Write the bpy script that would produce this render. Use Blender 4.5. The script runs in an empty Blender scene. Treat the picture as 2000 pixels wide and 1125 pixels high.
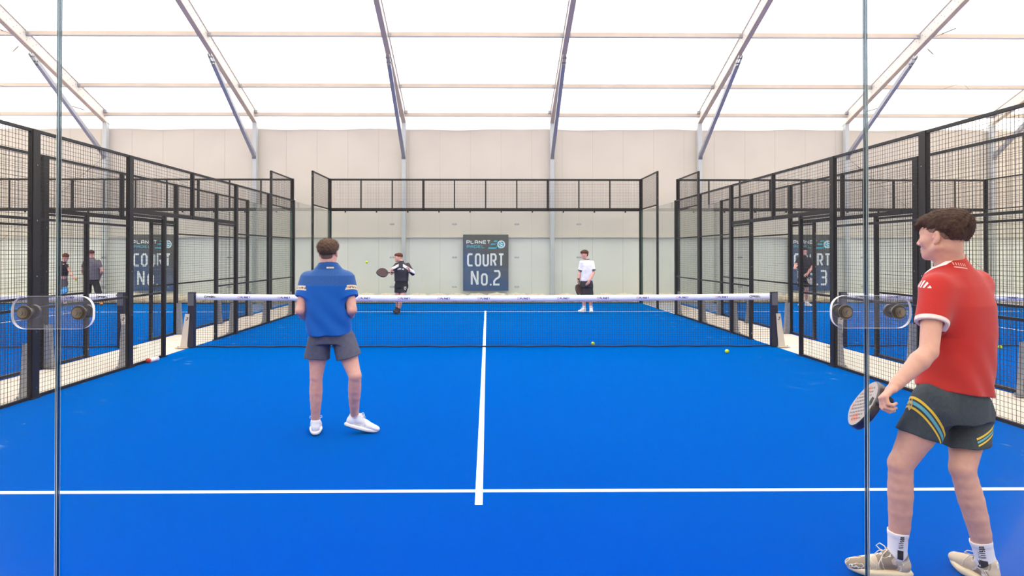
import bpy, math, random
import numpy as np
from mathutils import Vector, Matrix
from mathutils.bvhtree import BVHTree
try:
    import openvdb as vdb
except ImportError:
    import pyopenvdb as vdb

S = bpy.context.scene
C = S.collection
PI = math.pi

# ------------------------------------------------------------------ camera, sky, exposure
CAMX, CAMY, CAMZ, FPX = 0.056, -11.52, 1.62, 1308.0
cam_d = bpy.data.cameras.new('camera'); cam = bpy.data.objects.new('camera', cam_d); C.objects.link(cam)
cam.location = (CAMX, CAMY, CAMZ)
YAW, PITCH = math.radians(0.6), math.radians(0.45)
cam.rotation_euler = (PI/2 + PITCH, 0, -YAW)
cam_d.sensor_width = 36; cam_d.lens = 36*FPX/2000
cam_d.shift_x = (1000-952)/2000 - math.tan(YAW)*FPX/2000
cam_d.shift_y = -(562.5-494)/2000 - math.tan(PITCH)*FPX/2000
cam_d.clip_end = 200; cam_d.clip_start = 0.05
S.camera = cam

world = bpy.data.worlds.new('world'); S.world = world; world.use_nodes = True
wn = world.node_tree.nodes; wl = world.node_tree.links
wn['Background'].inputs['Color'].default_value = (1.0, 0.965, 0.925, 1)
wn['Background'].inputs['Strength'].default_value = 3.9
sun_d = bpy.data.lights.new('sun', 'SUN'); sun_d.energy = 2.2; sun_d.angle = math.radians(12); sun_d.color = (1, .95, .88)
sun = bpy.data.objects.new('sun', sun_d); C.objects.link(sun); sun.rotation_euler = (math.radians(-32), math.radians(14), 0)
S.view_settings.view_transform = 'Standard'; S.view_settings.look = 'None'
S.view_settings.exposure = 0.0; S.view_settings.gamma = 1.0; S.view_settings.use_curve_mapping = False
S.cycles.transparent_max_bounces = 32; S.cycles.max_bounces = 10; S.cycles.diffuse_bounces = 6
S.cycles.glossy_bounces = 4; S.cycles.transmission_bounces = 8
S.cycles.use_denoising = True

def WP(px, py, d):
    """point of the place that stands d metres in front of the lens and is seen at px, py"""
    return Vector((CAMX + (px-952)*d/FPX, CAMY + d, CAMZ - (py-494)*d/FPX))

# ------------------------------------------------------------------ materials
def lin(c):
    return tuple(((v/255)/12.92 if v/255 <= .04045 else (((v/255)+.055)/1.055)**2.4) for v in c)
MATS = {}
class NX:                                    # a small wrapper to write node maths
    def __init__(s, nt, sock): s.nt = nt; s.s = sock
    def op(s, o, *a):
        n = s.nt.nodes.new('ShaderNodeMath'); n.operation = o
        for i, v in enumerate((s,)+a):
            if isinstance(v, NX): s.nt.links.new(v.s, n.inputs[i])
            else: n.inputs[i].default_value = v
        return NX(s.nt, n.outputs[0])
    def __add__(s, b): return s.op('ADD', b)
    def __sub__(s, b): return s.op('SUBTRACT', b)
    def __mul__(s, b): return s.op('MULTIPLY', b)
    def __neg__(s): return s.op('MULTIPLY', -1.0)
    def gt(s, b): return s.op('GREATER_THAN', b)
    def lt(s, b): return s.op('LESS_THAN', b)
    def abs(s): return s.op('ABSOLUTE')
    def mod(s, b): return s.op('PINGPONG', b)
    def band(s, a, b): return s.gt(a)*s.lt(b)
    def ramp(s, a, b):
        n = s.nt.nodes.new('ShaderNodeMapRange'); s.nt.links.new(s.s, n.inputs[0])
        n.inputs[1].default_value = a; n.inputs[2].default_value = b
        return NX(s.nt, n.outputs[0])
def coords(nt):
    t = nt.nodes.new('ShaderNodeTexCoord'); x = nt.nodes.new('ShaderNodeSeparateXYZ')
    nt.links.new(t.outputs['Object'], x.inputs[0])
    return NX(nt, x.outputs[0]), NX(nt, x.outputs[1]), NX(nt, x.outputs[2]), t.outputs['Object']
def noise(nt, co, scale, detail=3, rough=.5):
    n = nt.nodes.new('ShaderNodeTexNoise'); n.inputs['Scale'].default_value = scale
    n.inputs['Detail'].default_value = detail; n.inputs['Roughness'].default_value = rough
    nt.links.new(co, n.inputs['Vector']); return NX(nt, n.outputs['Fac'])
def mix(nt, fac, a, b):
    n = nt.nodes.new('ShaderNodeMix'); n.data_type = 'RGBA'
    if isinstance(fac, NX): nt.links.new(fac.s, n.inputs[0])
    else: n.inputs[0].default_value = fac
    for i, v in ((6, a), (7, b)):
        if isinstance(v, tuple): n.inputs[i].default_value = (*v[:3], 1)
        else: nt.links.new(v, n.inputs[i])
    return n.outputs[2]
def mat(name, col=(200,200,200), rough=.6, metal=0.0, spec=.5, var=0.0, vscale=40, bump=0.0, bscale=200, fn=None, sss=0.0, coat=0.0, sheen=0.0):
    if name in MATS: return MATS[name]
    m = bpy.data.materials.new(name); m.use_nodes = True; nt = m.node_tree
    b = nt.nodes['Principled BSDF']; c = lin(col)
    b.inputs['Roughness'].default_value = rough; b.inputs['Metallic'].default_value = metal
    b.inputs['Specular IOR Level'].default_value = spec
    if coat: b.inputs['Coat Weight'].default_value = coat
    if sheen: b.inputs['Sheen Weight'].default_value = sheen
    if sss:
        b.inputs['Subsurface Weight'].default_value = sss; b.inputs['Subsurface Radius'].default_value = (.012,.005,.003)
        b.inputs['Subsurface Scale'].default_value = 1.0
    x, y, z, co = coords(nt)
    base = None
    if fn: base = fn(nt, x, y, z, co)
    elif var: 
        n = noise(nt, co, vscale)
        base = mix(nt, n.ramp(.3, .7), tuple(v*(1-var) for v in c), tuple(min(1, v*(1+var)) for v in c))
    if base is None: b.inputs['Base Color'].default_value = (*c, 1)
    else: nt.links.new(base, b.inputs['Base Color'])
    if bump:
        n = noise(nt, co, bscale, 4, .6); bn = nt.nodes.new('ShaderNodeBump'); bn.inputs['Strength'].default_value = bump
        bn.inputs['Distance'].default_value = .004
        nt.links.new(n.s, bn.inputs['Height']); nt.links.new(bn.outputs[0], b.inputs['Normal'])
    MATS[name] = m; return m
def raw(name):
    m = bpy.data.materials.new(name); m.use_nodes = True; nt = m.node_tree; nt.nodes.clear()
    o = nt.nodes.new('ShaderNodeOutputMaterial'); MATS[name] = m
    return m, nt, o
def membrane(name, col, trans):
    m, nt, o = raw(name)
    d = nt.nodes.new('ShaderNodeBsdfDiffuse'); t = nt.nodes.new('ShaderNodeBsdfTranslucent'); mx = nt.nodes.new('ShaderNodeMixShader')
    x, y, z, co = coords(nt)
    n = noise(nt, co, .35, 3)
    c = mix(nt, n.ramp(.35,.75), lin(col), tuple(v*.95 for v in lin(col)))
    nt.links.new(c, d.inputs[0]); nt.links.new(c, t.inputs[0]); mx.inputs[0].default_value = trans
    nt.links.new(d.outputs[0], mx.inputs[1]); nt.links.new(t.outputs[0], mx.inputs[2]); nt.links.new(mx.outputs[0], o.inputs[0]); return m
def glass(name, tint, gloss=1.0, haze=0.0, rough=0.0, hazecol=(1,1,1)):
    m, nt, o = raw(name)
    t = nt.nodes.new('ShaderNodeBsdfTransparent'); t.inputs[0].default_value = (*tint, 1)
    g = nt.nodes.new('ShaderNodeBsdfGlossy'); g.inputs['Roughness'].default_value = rough
    f = nt.nodes.new('ShaderNodeFresnel'); f.inputs[0].default_value = 1.5
    mx = nt.nodes.new('ShaderNodeMixShader')
    fac = NX(nt, f.outputs[0])*gloss
    nt.links.new(fac.s, mx.inputs[0]); 
    base = t
    if haze:
        d = nt.nodes.new('ShaderNodeBsdfTranslucent'); d.inputs[0].default_value = (*hazecol, 1)
        d2 = nt.nodes.new('ShaderNodeBsdfDiffuse'); d2.inputs[0].default_value = (*hazecol, 1)
        m1 = nt.nodes.new('ShaderNodeMixShader'); nt.links.new(d.outputs[0], m1.inputs[1]); nt.links.new(d2.outputs[0], m1.inputs[2])
        m2 = nt.nodes.new('ShaderNodeMixShader'); m2.inputs[0].default_value = haze
        nt.links.new(t.outputs[0], m2.inputs[1]); nt.links.new(m1.outputs[0], m2.inputs[2]); base = m2
    nt.links.new(base.outputs[0], mx.inputs[1]); nt.links.new(g.outputs[0], mx.inputs[2]); nt.links.new(mx.outputs[0], o.inputs[0]); return m

M_black = mat('black_powder_coat', (30,28,30), .45, spec=.4, var=.15, vscale=6)
M_wire = mat('black_wire', (34,32,32), .5)
M_galv = mat('galvanised_steel', (160,162,168), .38, metal=.55, var=.12, vscale=30)
M_steel = mat('polished_steel', (200,195,188), .22, metal=1.0)
M_alu = mat('white_aluminium', (216,210,205), .45, spec=.4, var=.03, vscale=3)
M_brace = mat('grey_blue_aluminium', (160,162,172), .45, metal=.2)
M_purlin = mat('cream_aluminium', (205,188,172), .5, var=.08, vscale=1.5)
M_white = mat('white_line_paint', (245,245,245), .8)
M_tape = mat('white_net_tape', (238,240,250), .7, var=.03, vscale=20)
M_net = mat('black_net_cord', (20,24,34), .8)
M_lower = None

# ------------------------------------------------------------------ mesh helpers
class MB:
    def __init__(s): s.v = []; s.f = []; s.m = []; s.n = 0
    def add(s, verts, faces, mi=0):
        s.v.append(np.asarray(verts, dtype=float).reshape(-1, 3))
        for f in faces: s.f.append(tuple(i+s.n for i in f)); s.m.append(mi)
        s.n += len(s.v[-1]); return s
    def box(s, lo, hi, mi=0):
        (a,b,c),(d,e,f) = lo, hi
        return s.add([(a,b,c),(d,b,c),(d,e,c),(a,e,c),(a,b,f),(d,b,f),(d,e,f),(a,e,f)],
            [(0,3,2,1),(4,5,6,7),(0,1,5,4),(1,2,6,5),(2,3,7,6),(3,0,4,7)], mi)
    def bbox(s, lo, hi, r=.004, mi=0):
        """box with chamfered edges"""
        lo = np.array(lo, float); hi = np.array(hi, float); c = (lo+hi)/2; h = (hi-lo)/2; r = min(r, *(h*.49))
        vs = []; 
        for ax in range(3):
            for sx in (-1,1):
                for sy in (-1,1):
                    for sz in (-1,1):
                        sg = np.array((sx,sy,sz), float); q = h*sg - sg*r; q[ax] = h[ax]*sg[ax]; vs.append(c+q)
        import bmesh
        bm = bmesh.new(); bv = [bm.verts.new(v) for v in vs]; g = bmesh.ops.convex_hull(bm, input=bv)
        bm.verts.ensure_lookup_table(); bm.verts.index_update()
        s.add([v.co[:] for v in bm.verts], [[v.index for v in f.verts] for f in bm.faces], mi); bm.free(); return s
    def beam(s, a, b, w, h, up=(0,0,1), mi=0, w2=None, h2=None):
        a = Vector(a); b = Vector(b); d = (b-a).normalized(); r = d.cross(Vector(up)).normalized(); u = r.cross(d)
        w2 = w if w2 is None else w2; h2 = h if h2 is None else h2
        vs = []
        for p, ww, hh in ((a,w,h),(b,w2,h2)):
            for x, y in ((-1,-1),(1,-1),(1,1),(-1,1)): vs.append(p + r*x*ww/2 + u*y*hh/2)
        return s.add(vs, [(0,3,2,1),(4,5,6,7),(0,1,5,4),(1,2,6,5),(2,3,7,6),(3,0,4,7)], mi)
    def cyl(s, a, b, r, r2=None, n=12, mi=0, cap=True):
        a = Vector(a); b = Vector(b); r2 = r if r2 is None else r2; d = (b-a).normalized()
        t = Vector((0,0,1)) if abs(d.z) < .9 else Vector((1,0,0)); u = d.cross(t).normalized(); w = d.cross(u)
        vs = [a + (u*math.cos(k*2*PI/n)+w*math.sin(k*2*PI/n))*r for k in range(n)] + [b + (u*math.cos(k*2*PI/n)+w*math.sin(k*2*PI/n))*r2 for k in range(n)]
        f = [(k, k+n, (k+1)%n+n, (k+1)%n) for k in range(n)]
        if cap: f += [tuple(range(n)), tuple(reversed(range(n, 2*n)))]
        return s.add(vs, f, mi)
    def tube(s, pts, r, n=6, mi=0, closed=False):
        pts = [Vector(p) for p in pts]; N = len(pts); rings = []; prev = None
        for i, p in enumerate(pts):
            d = (pts[(i+1)%N if closed else min(i+1, N-1)] - pts[(i-1)%N if closed else max(i-1, 0)]).normalized()
            if prev is None:
                t = Vector((0,0,1)) if abs(d.z) < .9 else Vector((1,0,0)); u = d.cross(t).normalized()
            else: u = (prev - d*prev.dot(d)).normalized()
            prev = u; w = d.cross(u); rr = r[i] if isinstance(r, (list, tuple)) else r
            rings += [p + (u*math.cos(k*2*PI/n)+w*math.sin(k*2*PI/n))*rr for k in range(n)]
        f = []
        for i in range(N if closed else N-1):
            j = (i+1) % N
            f += [(i*n+k, i*n+(k+1)%n, j*n+(k+1)%n, j*n+k) for k in range(n)]
        if not closed: f += [tuple(reversed(range(n))), tuple(range((N-1)*n, N*n))]
        return s.add(rings, f, mi)
    def prism(s, poly, o, ex, ey, n, t, mi=0, mi_side=None):
        """poly (2D) in plane o,ex,ey thickened t along n"""
        o, ex, ey, n = map(Vector, (o, ex, ey, n)); k = len(poly)
        vs = [o+ex*x+ey*y for x, y in poly] + [o+ex*x+ey*y+n*t for x, y in poly]
        s.add(vs, [tuple(reversed(range(k))), tuple(range(k, 2*k))], mi)
        s.f += [(s.n-2*k+i, s.n-2*k+(i+1)%k, s.n-k+(i+1)%k, s.n-k+i) for i in range(k)]; s.m += [mi if mi_side is None else mi_side]*k
        return s
    def ico(s, c, r, mi=0, nu=12, nv=8, sc=(1,1,1)):
        vs = [(c[0], c[1], c[2]+r*sc[2])]
        for i in range(1, nv):
            for j in range(nu):
                a = PI*i/nv; b = 2*PI*j/nu
                vs.append((c[0]+r*sc[0]*math.sin(a)*math.cos(b), c[1]+r*sc[1]*math.sin(a)*math.sin(b), c[2]+r*sc[2]*math.cos(a)))
        vs.append((c[0], c[1], c[2]-r*sc[2])); f = []
        for j in range(nu): f.append((0, 1+j, 1+(j+1)%nu))
        for i in range(nv-2):
            for j in range(nu): f.append((1+i*nu+j, 1+(i+1)*nu+j, 1+(i+1)*nu+(j+1)%nu, 1+i*nu+(j+1)%nu))
        L = len(vs)-1
        for j in range(nu): f.append((L, 1+(nv-2)*nu+(j+1)%nu, 1+(nv-2)*nu+j))
        return s.add(vs, f, mi)
    def mesh(s, name, mats, smooth=False):
        me = bpy.data.meshes.new(name); me.from_pydata(np.concatenate(s.v).tolist(), [], s.f)
        for m in (mats if isinstance(mats, (list, tuple)) else [mats]): me.materials.append(m)
        me.polygons.foreach_set('material_index', s.m)
        if smooth: me.polygons.foreach_set('use_smooth', [True]*len(s.f))
        me.update(); return me
    def build(s, name, mats, parent=None, smooth=False, loc=None):
        o = bpy.data.objects.new(name, s.mesh(name, mats, smooth)); C.objects.link(o)
        if parent: o.parent = parent
        if loc is not None: o.location = loc
        return o
def tag(o, label=None, cat=None, group=None, kind=None):
    if label: o['label'] = label
    if cat: o['category'] = cat
    if group: o['group'] = group
    if kind: o['kind'] = kind
    return o
def empty(name, loc, label, cat, group=None, rz=0):
    o = bpy.data.objects.new(name, None); C.objects.link(o); o.location = loc; o.rotation_euler = (0,0,rz); o.empty_display_size = .2
    return tag(o, label, cat, group)
def kids(o): return [c for c in bpy.data.objects if c.parent == o]
def copy_tree(o, parent=None):
    c = o.copy(); C.objects.link(c); c.parent = parent
    for ch in kids(o): copy_tree(ch, c)
    return c

# ------------------------------------------------------------------ stroke lettering
GL = {
 'C': [[(1,1),(.22,1),(0,.85),(0,.15),(.22,0),(1,0)]],
 'O': [[(.25,1),(.75,1),(1,.84),(1,.16),(.75,0),(.25,0),(0,.16),(0,.84),(.25,1)]],
 'U': [[(0,1),(0,.16),(.25,0),(.75,0),(1,.16),(1,1)]],
 'R': [[(0,0),(0,1),(.75,1),(1,.87),(1,.58),(.75,.44),(.3,.44)],[(.55,.44),(1,0)]],
 'T': [[(0,1),(1,1)],[(.5,1),(.5,0)]],
 'N': [[(0,0),(0,1)],[(.02,1),(.98,0)],[(1,0),(1,1)]],
 'o': [[(.25,.76),(.75,.76),(1,.64),(1,.12),(.75,0),(.25,0),(0,.12),(0,.64),(.25,.76)]],
 '2': [[(0,1),(.8,1),(1,.88),(1,.66),(.9,.56),(.2,.36),(0,.24),(0,0),(1,0)]],
 '1': [[(.2,.85),(.6,1),(.6,0)]],
 '3': [[(0,1),(.8,1),(1,.88),(1,.62),(.82,.52),(.2,.52)],[(.82,.52),(1,.42),(1,.12),(.8,0),(0,0)]],
 'P': [[(0,0),(0,1),(.8,1),(1,.88),(1,.55),(.8,.42),(0,.42)]],
 'L': [[(0,1),(0,.12),(.15,0),(1,0)]],
 'A': [[(0,0),(0,.85),(.2,1),(.8,1),(1,.85),(1,0)],[(0,.42),(1,.42)]],
 'E': [[(1,1),(0,1),(0,0),(1,0)],[(0,.52),(.85,.52)]],
 'D': [[(0,0),(0,1),(.7,1),(1,.8),(1,.2),(.7,0),(0,0)]],
 'W': [[(-.35,1),(-.05,0),(.4,.75),(.8,0),(1.05,1)]],
 'i': [[(.5,.72),(.5,0)],[(.5,1),(.5,.88)]],
 'l': [[(.5,1),(.5,0)]],
 's': [[(1,.72),(0,.72),(0,.4),(1,.36),(1,0),(0,0)]],
 'n': [[(0,0),(0,.72),(.8,.72),(1,.6),(1,0)]],
}
def stroke(mb, pts, w, fn, mi=0):
    """ribbon along a 2D polyline with mitred joints; fn maps (x, y) to a point"""
    P = [Vector(p).to_2d() if not isinstance(p, Vector) else p for p in [Vector((a[0], a[1])) for a in pts]]
    closed = (P[0]-P[-1]).length < 1e-6
    if closed: P = P[:-1]
    n = len(P); L = []; R = []
    for i in range(n):
        a = P[i-1] if (i > 0 or closed) else None; b = P[(i+1) % n] if (i < n-1 or closed) else None
        d1 = (P[i]-a).normalized() if a is not None else None; d2 = (b-P[i]).normalized() if b is not None else None
        if d1 is None: d1 = d2
        if d2 is None: d2 = d1
        n1 = Vector((-d1.y, d1.x)); n2 = Vector((-d2.y, d2.x)); m = (n1+n2)
        if m.length < .2: m = n1.copy()
        m.normalize(); k = min(1/max(m.dot(n1), .35), 1.8)
        L.append(P[i]+m*w/2*k); R.append(P[i]-m*w/2*k)
    vs = [fn(p.x, p.y) for p in L] + [fn(p.x, p.y) for p in R]
    mb.add(vs, [(i, i+n, (i+1) % n+n, (i+1) % n) for i in range(n if closed else n-1)], mi)
def glyph(mb, ch, x, y, w, h, sw, fn, mi=0):
    for k, pl in enumerate(GL.get(ch, [])):
        def fk(u, v, k=k): p = fn(u, v); return (p[0], p[1]-.0004*k, p[2])
        stroke(mb, [(x+sw/2+a*(w-sw), y+sw/2+b*(h-sw)) for a, b in pl], sw, fk, mi)
def word(mb, txt, x0, x1, y, h, sw, fn, gap=.22, mi=0):
    n = len(txt); w = (x1-x0)/(n+gap*(n-1))
    for i, ch in enumerate(txt): glyph(mb, ch, x0+i*w*(1+gap), y, w, h, sw, fn, mi)
def disc(mb, cx, cy, r, fn, n=24, mi=0, r_in=0):
    if r_in:
        vs = [fn(cx+r*math.cos(2*PI*k/n), cy+r*math.sin(2*PI*k/n)) for k in range(n)]+[fn(cx+r_in*math.cos(2*PI*k/n), cy+r_in*math.sin(2*PI*k/n)) for k in range(n)]
        mb.add(vs, [(k,(k+1)%n,(k+1)%n+n,k+n) for k in range(n)], mi)
    else: mb.add([fn(cx+r*math.cos(2*PI*k/n), cy+r*math.sin(2*PI*k/n)) for k in range(n)], [tuple(range(n))], mi)
# ------------------------------------------------------------------ the hall: floor, walls, roof
YW = 11.23           # inner face of the far wall
XL, XR, YB = -27.76, 27.24, -18.6
RIDGE = (YW+YB)/2
EAVE, SL = 6.36, .36
def roofz(y): return EAVE + SL*(YW-y) if y > RIDGE else EAVE + SL*(y-YB)

def f_conc(nt, x, y, z, co):
    n = noise(nt, co, 1.2, 5, .6); return mix(nt, n.ramp(.3,.75), lin((222,212,200)), lin((206,194,182)))
M_conc = mat('pale_screed', rough=.75, fn=f_conc)
MB().box((XL, YB, -.1), (XR, YW+.3, -.012)).build('floor', M_conc)['kind'] = 'structure'

def f_turf(nt, x, y, z, co):
    fine = noise(nt, co, 150, 3, .8); mid = noise(nt, co, 9, 4, .6); big = noise(nt, co, .8, 3, .5)
    c = mix(nt, fine.ramp(.25,.75), lin((0,40,146)), lin((0,68,188)))
    c = mix(nt, (mid.ramp(.35,.7)*.35).s and mid.ramp(.35,.7)*.28, c, lin((0,44,152)))
    c = mix(nt, big.ramp(.35,.7)*.25, c, lin((0,60,176)))
    # grey-white sand scuffs, mostly beside the fences
    n1 = noise(nt, co, 3.3, 6, .75); n2 = noise(nt, co, 14, 3, .7)
    edge = x.abs().ramp(3.5, 4.8); c2 = (n1 - .595).ramp(0, .06)*n2.ramp(.42,.62)*edge
    return mix(nt, c2*.8, c, lin((150,178,216)))
M_turf = mat('blue_artificial_turf', rough=1.0, spec=.0, fn=f_turf, bump=.5, bscale=260)
b_ = M_turf.node_tree.nodes['Principled BSDF']; b_.inputs['Sheen Weight'].default_value = .52; b_.inputs['Sheen Roughness'].default_value = .35; b_.inputs['Sheen Tint'].default_value = (0,.62,1,1)
CX = (-11.2, 0.0, 11.2)
for cx in CX:
    t = MB().box((-5.035,-9.9,-.02), (5.035,10.02,0)).build('floor', M_turf, loc=(cx,0,0)); t['kind'] = 'structure'
    l = MB()
    for s in (-1, 1): l.box((-5, s*6.95-.025, 0), (5, s*6.95+.025, .002))
    l.box((-.025,-7.2,.0005), (.025,7.2,.0025))
    l.build('line_marking', M_white, t)

def f_wall(nt, x, y, z, co):
    n = noise(nt, co, .9, 3); return mix(nt, n.ramp(.3,.7), lin((213,204,194)), lin((206,198,188)))
def f_wlow(nt, x, y, z, co):
    n = noise(nt, co, .9, 3); return mix(nt, n.ramp(.3,.7), lin((230,231,226)), lin((222,224,219)))
M_wall = mat('cream_wall_panel', rough=.6, fn=f_wall, spec=.3)
M_wlow = mat('grey_wall_panel', rough=.6, fn=f_wlow, spec=.3)
M_seam = mat('wall_joint', (186,176,165), .8)
w = MB()
w.box((XL, YW, 2.16), (XR, YW+.08, 5.84), 0); w.box((XL, YW+.05, -.02), (XR, YW+.09, 2.2), 1)
w.box((XL, YW-.085, 2.14), (XR, YW+.01, 2.19), 0)                    # drip rail between the two claddings
k = XL+.2
while k < XR:
    w.box((k-.004, YW-.003, 2.2), (k+.004, YW+.002, 5.84), 2); w.box((k-.004, YW+.046, 0), (k+.004, YW+.051, 2.15), 2); k += 1.04
o = w.build('wall_far', [M_wall, M_wlow, M_seam]); o['kind'] = 'structure'
M_roof = membrane('white_roof_membrane', (246,244,240), .62)
M_side = membrane('white_side_membrane', (240,236,230), .22)
m = MB()                                                            # translucent strip above the far wall with a soft wavy hem
N = 220; vs = []
for i in range(N+1):
    x = XL+(XR-XL)*i/N; zz = 5.80+.018*math.sin(x*1.3)+.012*math.sin(x*3.1+1); vs += [(x, YW-.05+.02*math.sin(x*2.2), zz), (x, YW-.03, 6.1), (x, YW+.02, EAVE+.02)]
m.add(vs, [(3*i+j, 3*i+3+j, 3*i+4+j, 3*i+1+j) for i in range(N) for j in (0,1)])
m.build('wall_far', M_roof, smooth=True)['kind'] = 'structure'
m = MB(); vs = []; NX_, NY_ = 110, 40
for i in range(NX_+1):
    for j in range(NY_+1):
        x = XL+(XR-XL)*i/NX_; y = YB+(YW+.02-YB)*j/NY_
        bay = ((x+2.76) % 5.0)/5.0; sag = .05*math.sin(PI*bay)*(1 if 1 < j < NY_-1 else 0)
        vs.append((x, y, roofz(y)-sag+.02))
m.add(vs, [(i*(NY_+1)+j, i*(NY_+1)+j+1, (i+1)*(NY_+1)+j+1, (i+1)*(NY_+1)+j) for i in range(NX_) for j in range(NY_)])
m.build('ceiling', M_roof, smooth=True)['kind'] = 'structure'
def gable(x, nm):
    m = MB(); m.prism([(YB,-.02),(YW,-.02),(YW,EAVE),(RIDGE,roofz(RIDGE+.001)),(YB,EAVE)], (x,0,0), (0,1,0), (0,0,1), (1,0,0), .02); m.build(nm, M_side)['kind'] = 'structure'
gable(XL-.02, 'wall_left'); gable(XR, 'wall_right')
M_near = mat('grey_near_wall', (150,146,142), .7, var=.05, vscale=1)
MB().box((XL, YB-.08, -.02), (XR, YB, EAVE)).build('wall_near', M_near)['kind'] = 'structure'

# tent frames: column, rafter, knee brace
def rz_bot(y): return roofz(y)-.46
M_dot = mat('punched_hole', (120,104,98), .8)
frame_x = [-17.76+5*i for i in range(8)]
names = ['just outside the left edge', 'at the far left, cut by the left edge', 'second from the left, rising over court number one',
 'left of the middle court sign', 'right of the middle court sign', 'crossing above the right end of the net', 'at the right behind the near glass joint', 'at the far right edge']
def make_frame():
    root = empty('tent_frame', (0,0,0), '', 'frame')
    yc = YW-.16
    c = MB(); c.bbox((-.07, yc-.09, 0), (.07, yc+.09, 6.0), .012); c.box((-.11,yc-.12,0),(.11,yc+.12,.02)); c.build('column', mat('grey_aluminium_column', (188,192,196), .45), root)
    r = MB()
    for y0, y1 in ((YW-.02, RIDGE), (RIDGE, YB+.1)):
        z0, z1 = roofz(y0)-.25, roofz(RIDGE+.001)-.25 if y0 > RIDGE else roofz(y1)-.25
        z0 = roofz(y0 if y0 != RIDGE else RIDGE+.001)-.25
        # box rafter with flanges above and below
        r.beam((0,y0,z0), (0,y1,z1), .09, .36)
        r.beam((0,y0,z0-.185), (0,y1,z1-.185), .14, .03, mi=1); r.beam((0,y0,z0+.185), (0,y1,z1+.185), .14, .03)
    y = YW-1.5; k = 0
    while y > YW-9:                                                    # rows of punched holes
        if not (YW-3.6 < y < YW-2.9):
            zc = roofz(y)-.25 + (.06 if k % 2 else -.06)
            for sx in (-1, 1):
                r.cyl((sx*.0445,y,zc), (sx*.0462,y,zc), .013, n=8, mi=2)
        y -= .13; k += 1
    r.build('rafter', [M_alu, M_purlin, M_dot], root)
    a = Vector((0, YW-.2, 4.86)); b = Vector((0, YW-3.75, rz_bot(YW-3.75)-.12)); dd = (b-a).normalized()
    kb = MB(); kb.beam(a, b-dd*.25, .11, .11); kb.build('knee_brace', M_brace, root)
    cl = MB(); e = b-dd*.25
    for s in (-1,1): cl.beam(e+Vector((s*.045,0,0)), b+dd*.16+Vector((s*.045,0,0)), .015, .12, w2=.015, h2=.07)
    cl.cyl(e+Vector((-.07,0,0))+dd*.12, e+Vector((.07,0,0))+dd*.12, .025); cl.cyl(b+Vector((-.07,0,0))+dd*.05, b+Vector((.07,0,0))+dd*.05, .02)
    cl.build('brace_clevis', M_galv, root); cl = MB()
    cl.beam(a-dd*.05+Vector((0,.06,-.12)), a+dd*.05, .13, .16)
    cl.build('brace_bracket', M_galv, root)
    for y in (YW-.35, YW-1.75, YW-4.1):
        for s in (-1,1): MB().bbox((s*.10-.05, y-.05, roofz(y)-.2), (s*.10+.05, y+.05, roofz(y)-.1), .01).build('purlin_cleat', M_galv, root)
    return root
fr = make_frame()
for i, x in enumerate(frame_x):
    if i == 0: continue
    f = fr if i == 1 else copy_tree(fr)
    f.location = (x, 0, 0); tag(f, 'pale aluminium tent frame and brace, '+names[i], 'frame', 'tent frames')
def purlin(y, label, w=.07, h=.13, dz=-.13):
    root = empty('purlin', (0,y,roofz(y)+dz), label, 'beam')
    m = MB(); m.box((XL+.1,-w/2,-h/2+.02), (XR-.1,w/2,h/2)); m.build('tube', M_purlin, root)
    n = MB(); n.box((XL+.1,-w/2-.006,-h/2), (XR-.1,w/2+.006,-h/2+.022)); n.build('lower_flange', M_brace, root)
purlin(YW-.3, 'cream eave beam running along the top of the far wall', .1, .12, -.22)
purlin(YW-1.75, 'lower of the two cream roof purlins crossing the whole picture')
purlin(YW-4.1, 'upper of the two cream roof purlins, nearest the top edge')
def cable(pts, label):
    m = MB(); a = Vector(pts[0]); b = Vector(pts[1]); d = (b-a).normalized()
    m.cyl(a, b, .006, n=6); m.cyl(a+d*.5, a+d*.85, .016, n=8); m.cyl(a, a+d*.05, .02, n=8); m.cyl(b-d*.05, b, .02, n=8)
    tag(m.build('bracing_cable', mat('cable_steel', (150,140,132), .4, metal=.5)), label, 'cable')
def rp(x, y): return (x, y, roofz(y)-.30)
for xa, xb, side in ((-17.76,-12.76,'left'), (12.24,17.24,'right')):
    inn, out = (xb, xa) if side == 'left' else (xa, xb)
    cable((rp(inn, YW-4.1), rp(out, YW-.4)), 'thin steel cable sloping down and outward under the roof, %s side' % side)
    cable((rp(inn, YW-.4), rp(out, YW-4.1)), 'thin steel cable rising outward from the eave under the roof, %s side' % side)
    cable((rp(inn, YW-4.1), rp(out, YW-9)), 'thin steel cable leaving the upper roof corner, %s side' % side)
    cable(((inn, YW-.12, 4.9), (out, YW-.12, .8)), 'thin steel cable falling across the far wall, %s side' % side)

# ------------------------------------------------------------------ court enclosures
M_glass = glass('court_glass', (.982,.997,.980), .45, haze=.045, hazecol=(.92,1,.92))
M_gedge = mat('glass_edge', (70,120,110), .2, spec=.6)
M_neargl = glass('near_glass', (.985,.992,.99), .06)
me_, nt, o_ = raw('near_glass_edge')
t_ = nt.nodes.new('ShaderNodeBsdfTransparent'); t_.inputs[0].default_value = (.10,.16,.22,1); g_ = nt.nodes.new('ShaderNodeBsdfGlossy'); g_.inputs[0].default_value = (.8,.85,.9,1); g_.inputs['Roughness'].default_value = .12
mx_ = nt.nodes.new('ShaderNodeMixShader'); mx_.inputs[0].default_value = .12
nt.links.new(t_.outputs[0], mx_.inputs[1]); nt.links.new(g_.outputs[0], mx_.inputs[2]); nt.links.new(mx_.outputs[0], o_.inputs[0]); M_nedge = me_
M_arris = mat('ground_glass_arris', (150,165,170), .4)
_wire = {}
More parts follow.
